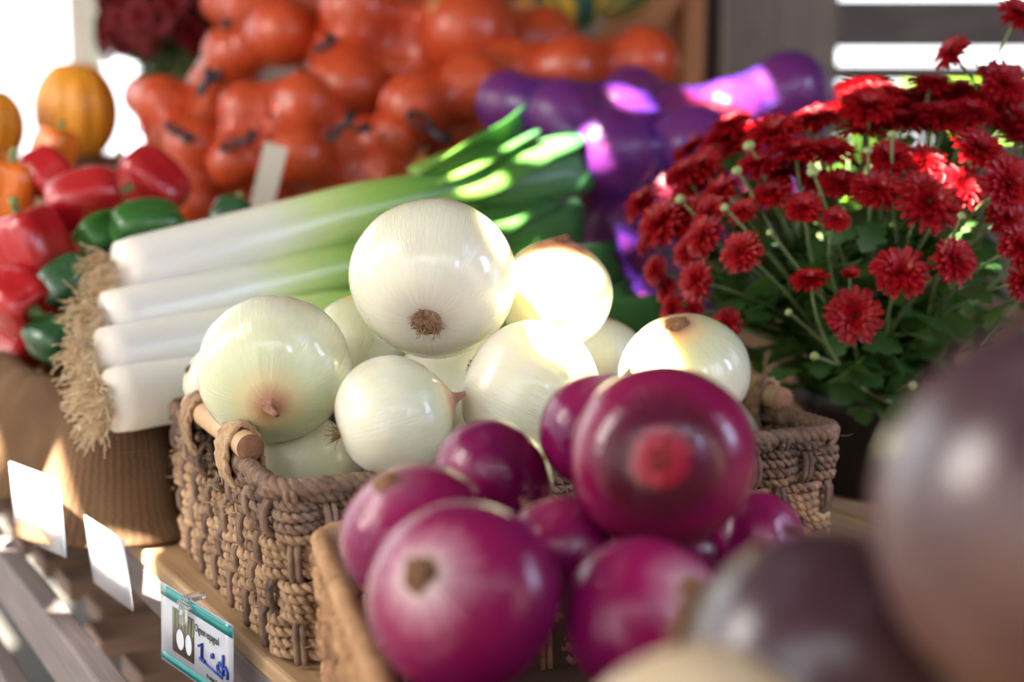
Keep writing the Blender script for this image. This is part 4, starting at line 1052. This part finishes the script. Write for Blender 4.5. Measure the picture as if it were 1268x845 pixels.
def mum_plant(label, base, center, radii, flowers, nleaf, fm, seed, pot_r=.085, pot_h=.10, buds=(), leaf_s=.038):
    rn = random.Random(seed); base = Vector(base)
    t = thing('chrysanthemum', label, 'potted plant', base)
    b = MB(); an = np.linspace(0, 2*PI, 40, endpoint=False)
    b.grid([np.column_stack([q*pot_r*np.cos(an), q*pot_r*np.sin(an), np.full(40, z*pot_h)]) for q, z in ((.72, 0), (.97, .82), (1.05, .83), (1.07, 1.0), (.98, 1.0), (.95, .86))], closed_u=True, cap0=True)
    pt = b.build('pot', M['pot'], t)
    b = MB(); b.add(np.column_stack([.96*pot_r*np.cos(an), .96*pot_r*np.sin(an), np.full(40, .87*pot_h)]), [tuple(range(40))]); b.build('soil', M['soil'], t)
    root = Vector((0, 0, pot_h*.86)); cen = Vector(center)-base
    stems = []
    def put_flower(p, r, me, ax, nm='flower'):
        o = link(nm, me, t); o.location = p; o.scale = (r,)*3; o.rotation_mode = 'QUATERNION'; o.rotation_quaternion = ax.to_track_quat('Z', 'Y') @ Quaternion((0, 0, 1), rn.uniform(0, 6))
    for (p, r, me, ax) in flowers:
        p = p-base; put_flower(p, r, me, ax)
        stems.append((p-ax*r*.05, ax))
    for (p, r) in buds:
        p = p-base; ax = (p-cen).normalized()+Vector((0, 0, .5)); ax.normalize(); put_flower(p, r, BUD, ax, 'bud'); stems.append((p, ax))
    paths = []
    for (p, ax) in stems:
        st = root+Vector((rn.uniform(-.5, .5)*pot_r, rn.uniform(-.5, .5)*pot_r, 0))
        mid = p - ax*(p-st).length*.42 + Vector((rn.uniform(-.01, .01), rn.uniform(-.01, .01), 0))
        pth = bez(st, mid, p, 14); paths.append(pth)
        b = MB(); b.tube(pth, np.linspace(.0022, .0013, 14), 5, caps=False); b.build('stem', M['mumstem'], t)
    for i in range(nleaf):
        pth = paths[i % len(paths)]; f = rn.uniform(.10, .80); k = min(12, int(f*13)); p = Vector(pth[k])
        tg = Vector(pth[k+1]-pth[k]).normalized(); a = rn.uniform(0, 6.28)
        sd = Vector((math.cos(a), math.sin(a), rn.uniform(-.25, .5))); sd = (sd+tg*.35+(p-cen)*3*Vector((1, 1, 0)).length*.3).normalized()
        o = link('leaf', LM[0], t); o.location = p; s = leaf_s*rn.uniform(.6, 1.3)*(1.25-.5*f); o.scale = (s, s, s)
        o.rotation_mode = 'QUATERNION'; up = Vector((0, 0, 1)); y = up.cross(sd).normalized(); z = sd.cross(y)
        o.rotation_quaternion = Matrix((sd, y, z)).transposed().to_quaternion() @ Quaternion((1, 0, 0), rn.uniform(-.7, .7))
    # small filler foliage, too dense to count
    b = MB(); vs0 = [tuple(v.co) for v in LM[0].vertices]; fs0 = [tuple(p.vertices) for p in LM[0].polygons]
    for i in range(nleaf*2):
        pth = paths[rn.randrange(len(paths))]; k = rn.randrange(2, 11); p = Vector(pth[k])+Vector((rn.uniform(-1, 1), rn.uniform(-1, 1), rn.uniform(-1.4, .6)))*leaf_s*.7
        Rm = Matrix.Rotation(rn.uniform(0, 6.28), 3, 'Z') @ Matrix.Rotation(rn.uniform(-.9, .6), 3, 'Y') @ Matrix.Rotation(rn.uniform(-.8, .8), 3, 'X'); q = leaf_s*rn.uniform(.7, 1.2)
        b.add([tuple(p+Rm @ Vector(v)*q) for v in vs0], fs0)
    o = b.build('foliage', M['leaf'], t); o['kind'] = 'stuff'
    return t

MC = Vector((0.35, 1.30, 0.212)); MR = Vector((0.255, 0.20, 0.175))
def dome(px, py, dd=0.0):
    v = (FWD + (px-634)/FPX*RGT - (py-422.5)/FPX*UPV); o = CAM-MC
    a = sum((v[i]/MR[i])**2 for i in range(3)); bb = sum(o[i]*v[i]/MR[i]**2 for i in range(3)); c = sum((o[i]/MR[i])**2 for i in range(3))-1
    disc = bb*bb-a*c
    d = (-bb-math.sqrt(disc))/a if disc > 0 else -bb/a
    d = max(1.09, d)+dd
    p = P(px, py, d); n = Vector(((p.x-MC.x)/MR.x**2, (p.y-MC.y)/MR.y**2, (p.z-MC.z)/MR.z**2)).normalized()
    return p, n, d
# (px, py, diameter px, extra tilt right/up/toward, depth shift, mesh)
FL = [(1058, 392, 78, (0, .2, 1.2), 0, 0), (1115, 338, 80, (0, .6, .7), 0, 1), (1182, 323, 66, (.3, .4, .9), 0, 2), (1003, 347, 54, (-.1, 1.2, .2), 0, 0), (1053, 343, 36, (0, .9, .4), .01, 3),
      (918, 312, 62, (-.6, .4, .8), 0, 1), (995, 258, 54, (-.1, .7, .6), 0, 2), (1035, 272, 40, (.1, .6, .8), 0, 0), (1150, 250, 92, (.1, .3, 1.0), .02, 1), (1085, 235, 70, (.1, .6, .8), .03, 2),
      (1248, 228, 84, (.3, .2, 1.0), -.02, 0), (1243, 105, 78, (.3, .2, 1.0), -.02, 1), (1178, 66, 54, (-1.0, .3, .4), -.02, 2), (1262, 18, 60, (.2, .4, .8), -.02, 0), (900, 403, 50, (-.6, .3, .6), .02, 1),
      (833, 385, 46, (-.8, .2, .5), .02, 2), (862, 348, 58, (-.8, .2, .6), 0, 0), (812, 335, 46, (-.9, .3, .5), .03, 1), (872, 292, 62, (-.8, .5, .6), .02, 2), (838, 268, 56, (-.9, .4, .5), .04, 0),
      (893, 238, 62, (-.6, .8, .5), .04, 1), (985, 190, 74, (-.1, 1.2, .3), .02, 2), (940, 205, 66, (-.4, 1.0, .4), .02, 0), (1030, 190, 70, (0, 1.0, .4), .04, 1), (1070, 160, 76, (0, 1.0, .3), .06, 2),
      (1118, 152, 76, (.1, 1.0, .4), .06, 0), (1172, 148, 80, (.2, .8, .6), .05, 1), (1212, 185, 74, (.3, .6, .8), .02, 2), (1100, 196, 72, (.1, .8, .7), .04, 0), (1192, 232, 70, (.2, .4, .9), .04, 1), (1262, 305, 64, (.4, .3, .8), 0, 2),
      (1266, 350, 54, (.4, .1, .8), 0, 0), (905, 185, 60, (-.5, .9, .3), .07, 1), (955, 240, 58, (-.4, .7, .6), .04, 2), (1040, 228, 60, (0, .7, .6), .05, 0), (1145, 200, 66, (.2, .7, .7), .05, 1), (860, 225, 52, (-.8, .6, .3), .07, 2),
      (800, 300, 40, (-.9, .4, .3), .05, 0), (850, 312, 48, (-.8, .3, .6), .03, 1), (880, 262, 52, (-.7, .5, .6), .03, 2), (1000, 150, 60, (-.1, 1.1, .2), .10, 0), (1050, 135, 66, (0, 1.1, .2), .12, 1), (1130, 125, 66, (.1, 1, .2), .12, 2), (1230, 150, 70, (.3, .9, .4), .06, 0), (970, 215, 60, (-.2, .9, .5), .05, 1), (920, 262, 44, (-.5, .6, .6), .03, 2),
      (1245, 270, 60, (.3, .3, .9), .03, 1), (1010, 225, 54, (0, .8, .6), .06, 2), (1205, 130, 64, (.2, 1, .3), .1, 1), (825, 360, 40, (-.9, .2, .5), .04, 0), (860, 385, 36, (-.8, .1, .6), .03, 1)]
flowers = []
for (x, y, w, tl, dd, mi) in FL:
    p, n, d = dome(x, y, dd); ax = (cdir(*tl)*1.2 + n*.4).normalized(); r = w/2*d/FPX
    flowers.append((p, r*.93, (FM+FS)[mi] if mi < 3 else FS[0], ax))
rf = random.Random(21)
for i in range(75):                                     # the rest of the dome, towards its back and left flank
    a = rf.uniform(0, 2*PI); el = rf.uniform(.25, 1.45)
    n = Vector((math.cos(a)*math.cos(el), math.sin(a)*math.cos(el), math.sin(el)))
    if n.y < -.35 and n.z < .75: continue
    p = MC + Vector((n.x*MR.x, n.y*MR.y, n.z*MR.z))*rf.uniform(.86, .98)
    flowers.append((p, rf.uniform(.020, .027), FM[i % 3], (n+Vector((0, -.25, .5))).normalized()))
buds = []
for (x, y, w) in ((1008, 217, 16), (930, 185, 16), (978, 388, 10), (1075, 190, 12), (915, 215, 14), (900, 260, 12), (845, 250, 14), (1130, 478, 12), (1225, 90, 14), (1010, 442, 12), (1105, 170, 12), (1190, 270, 12), (955, 290, 10)):
    p, n, d = dome(x, y, 0); buds.append((p, w/2*d/FPX))
mum_plant('red chrysanthemum in a dark pot behind the onion basket, in full bloom', (0.36, 1.34, 0.0), MC, MR, flowers, 290, FM, 3, buds=buds)
# dark chrysanthemum at the back left
fl2 = []
rr2 = random.Random(12); C2 = P(212, 30, 2.26)
for i in range(150):
    a = rr2.uniform(0, 6.28); el = rr2.uniform(-.5, 1.5); n = Vector((math.cos(a)*math.cos(el), math.sin(a)*math.cos(el), math.sin(el)))
    fl2.append((C2+Vector((n.x*.115, n.y*.10, n.z*.10))*rr2.uniform(.75, 1.02), .028, FMD[0], n))
mum_plant('dark red chrysanthemum behind the big orange net bag', (C2.x, C2.y, 0.305), C2, None, fl2, 60, FMD, 8, pot_r=.06, pot_h=.085, leaf_s=.028)
crate_at('wooden crate riser under the dark red chrysanthemum', C2.x, C2.y+.02, 0.0, 0.1, (0.22, 0.22, 0.293), top=True)
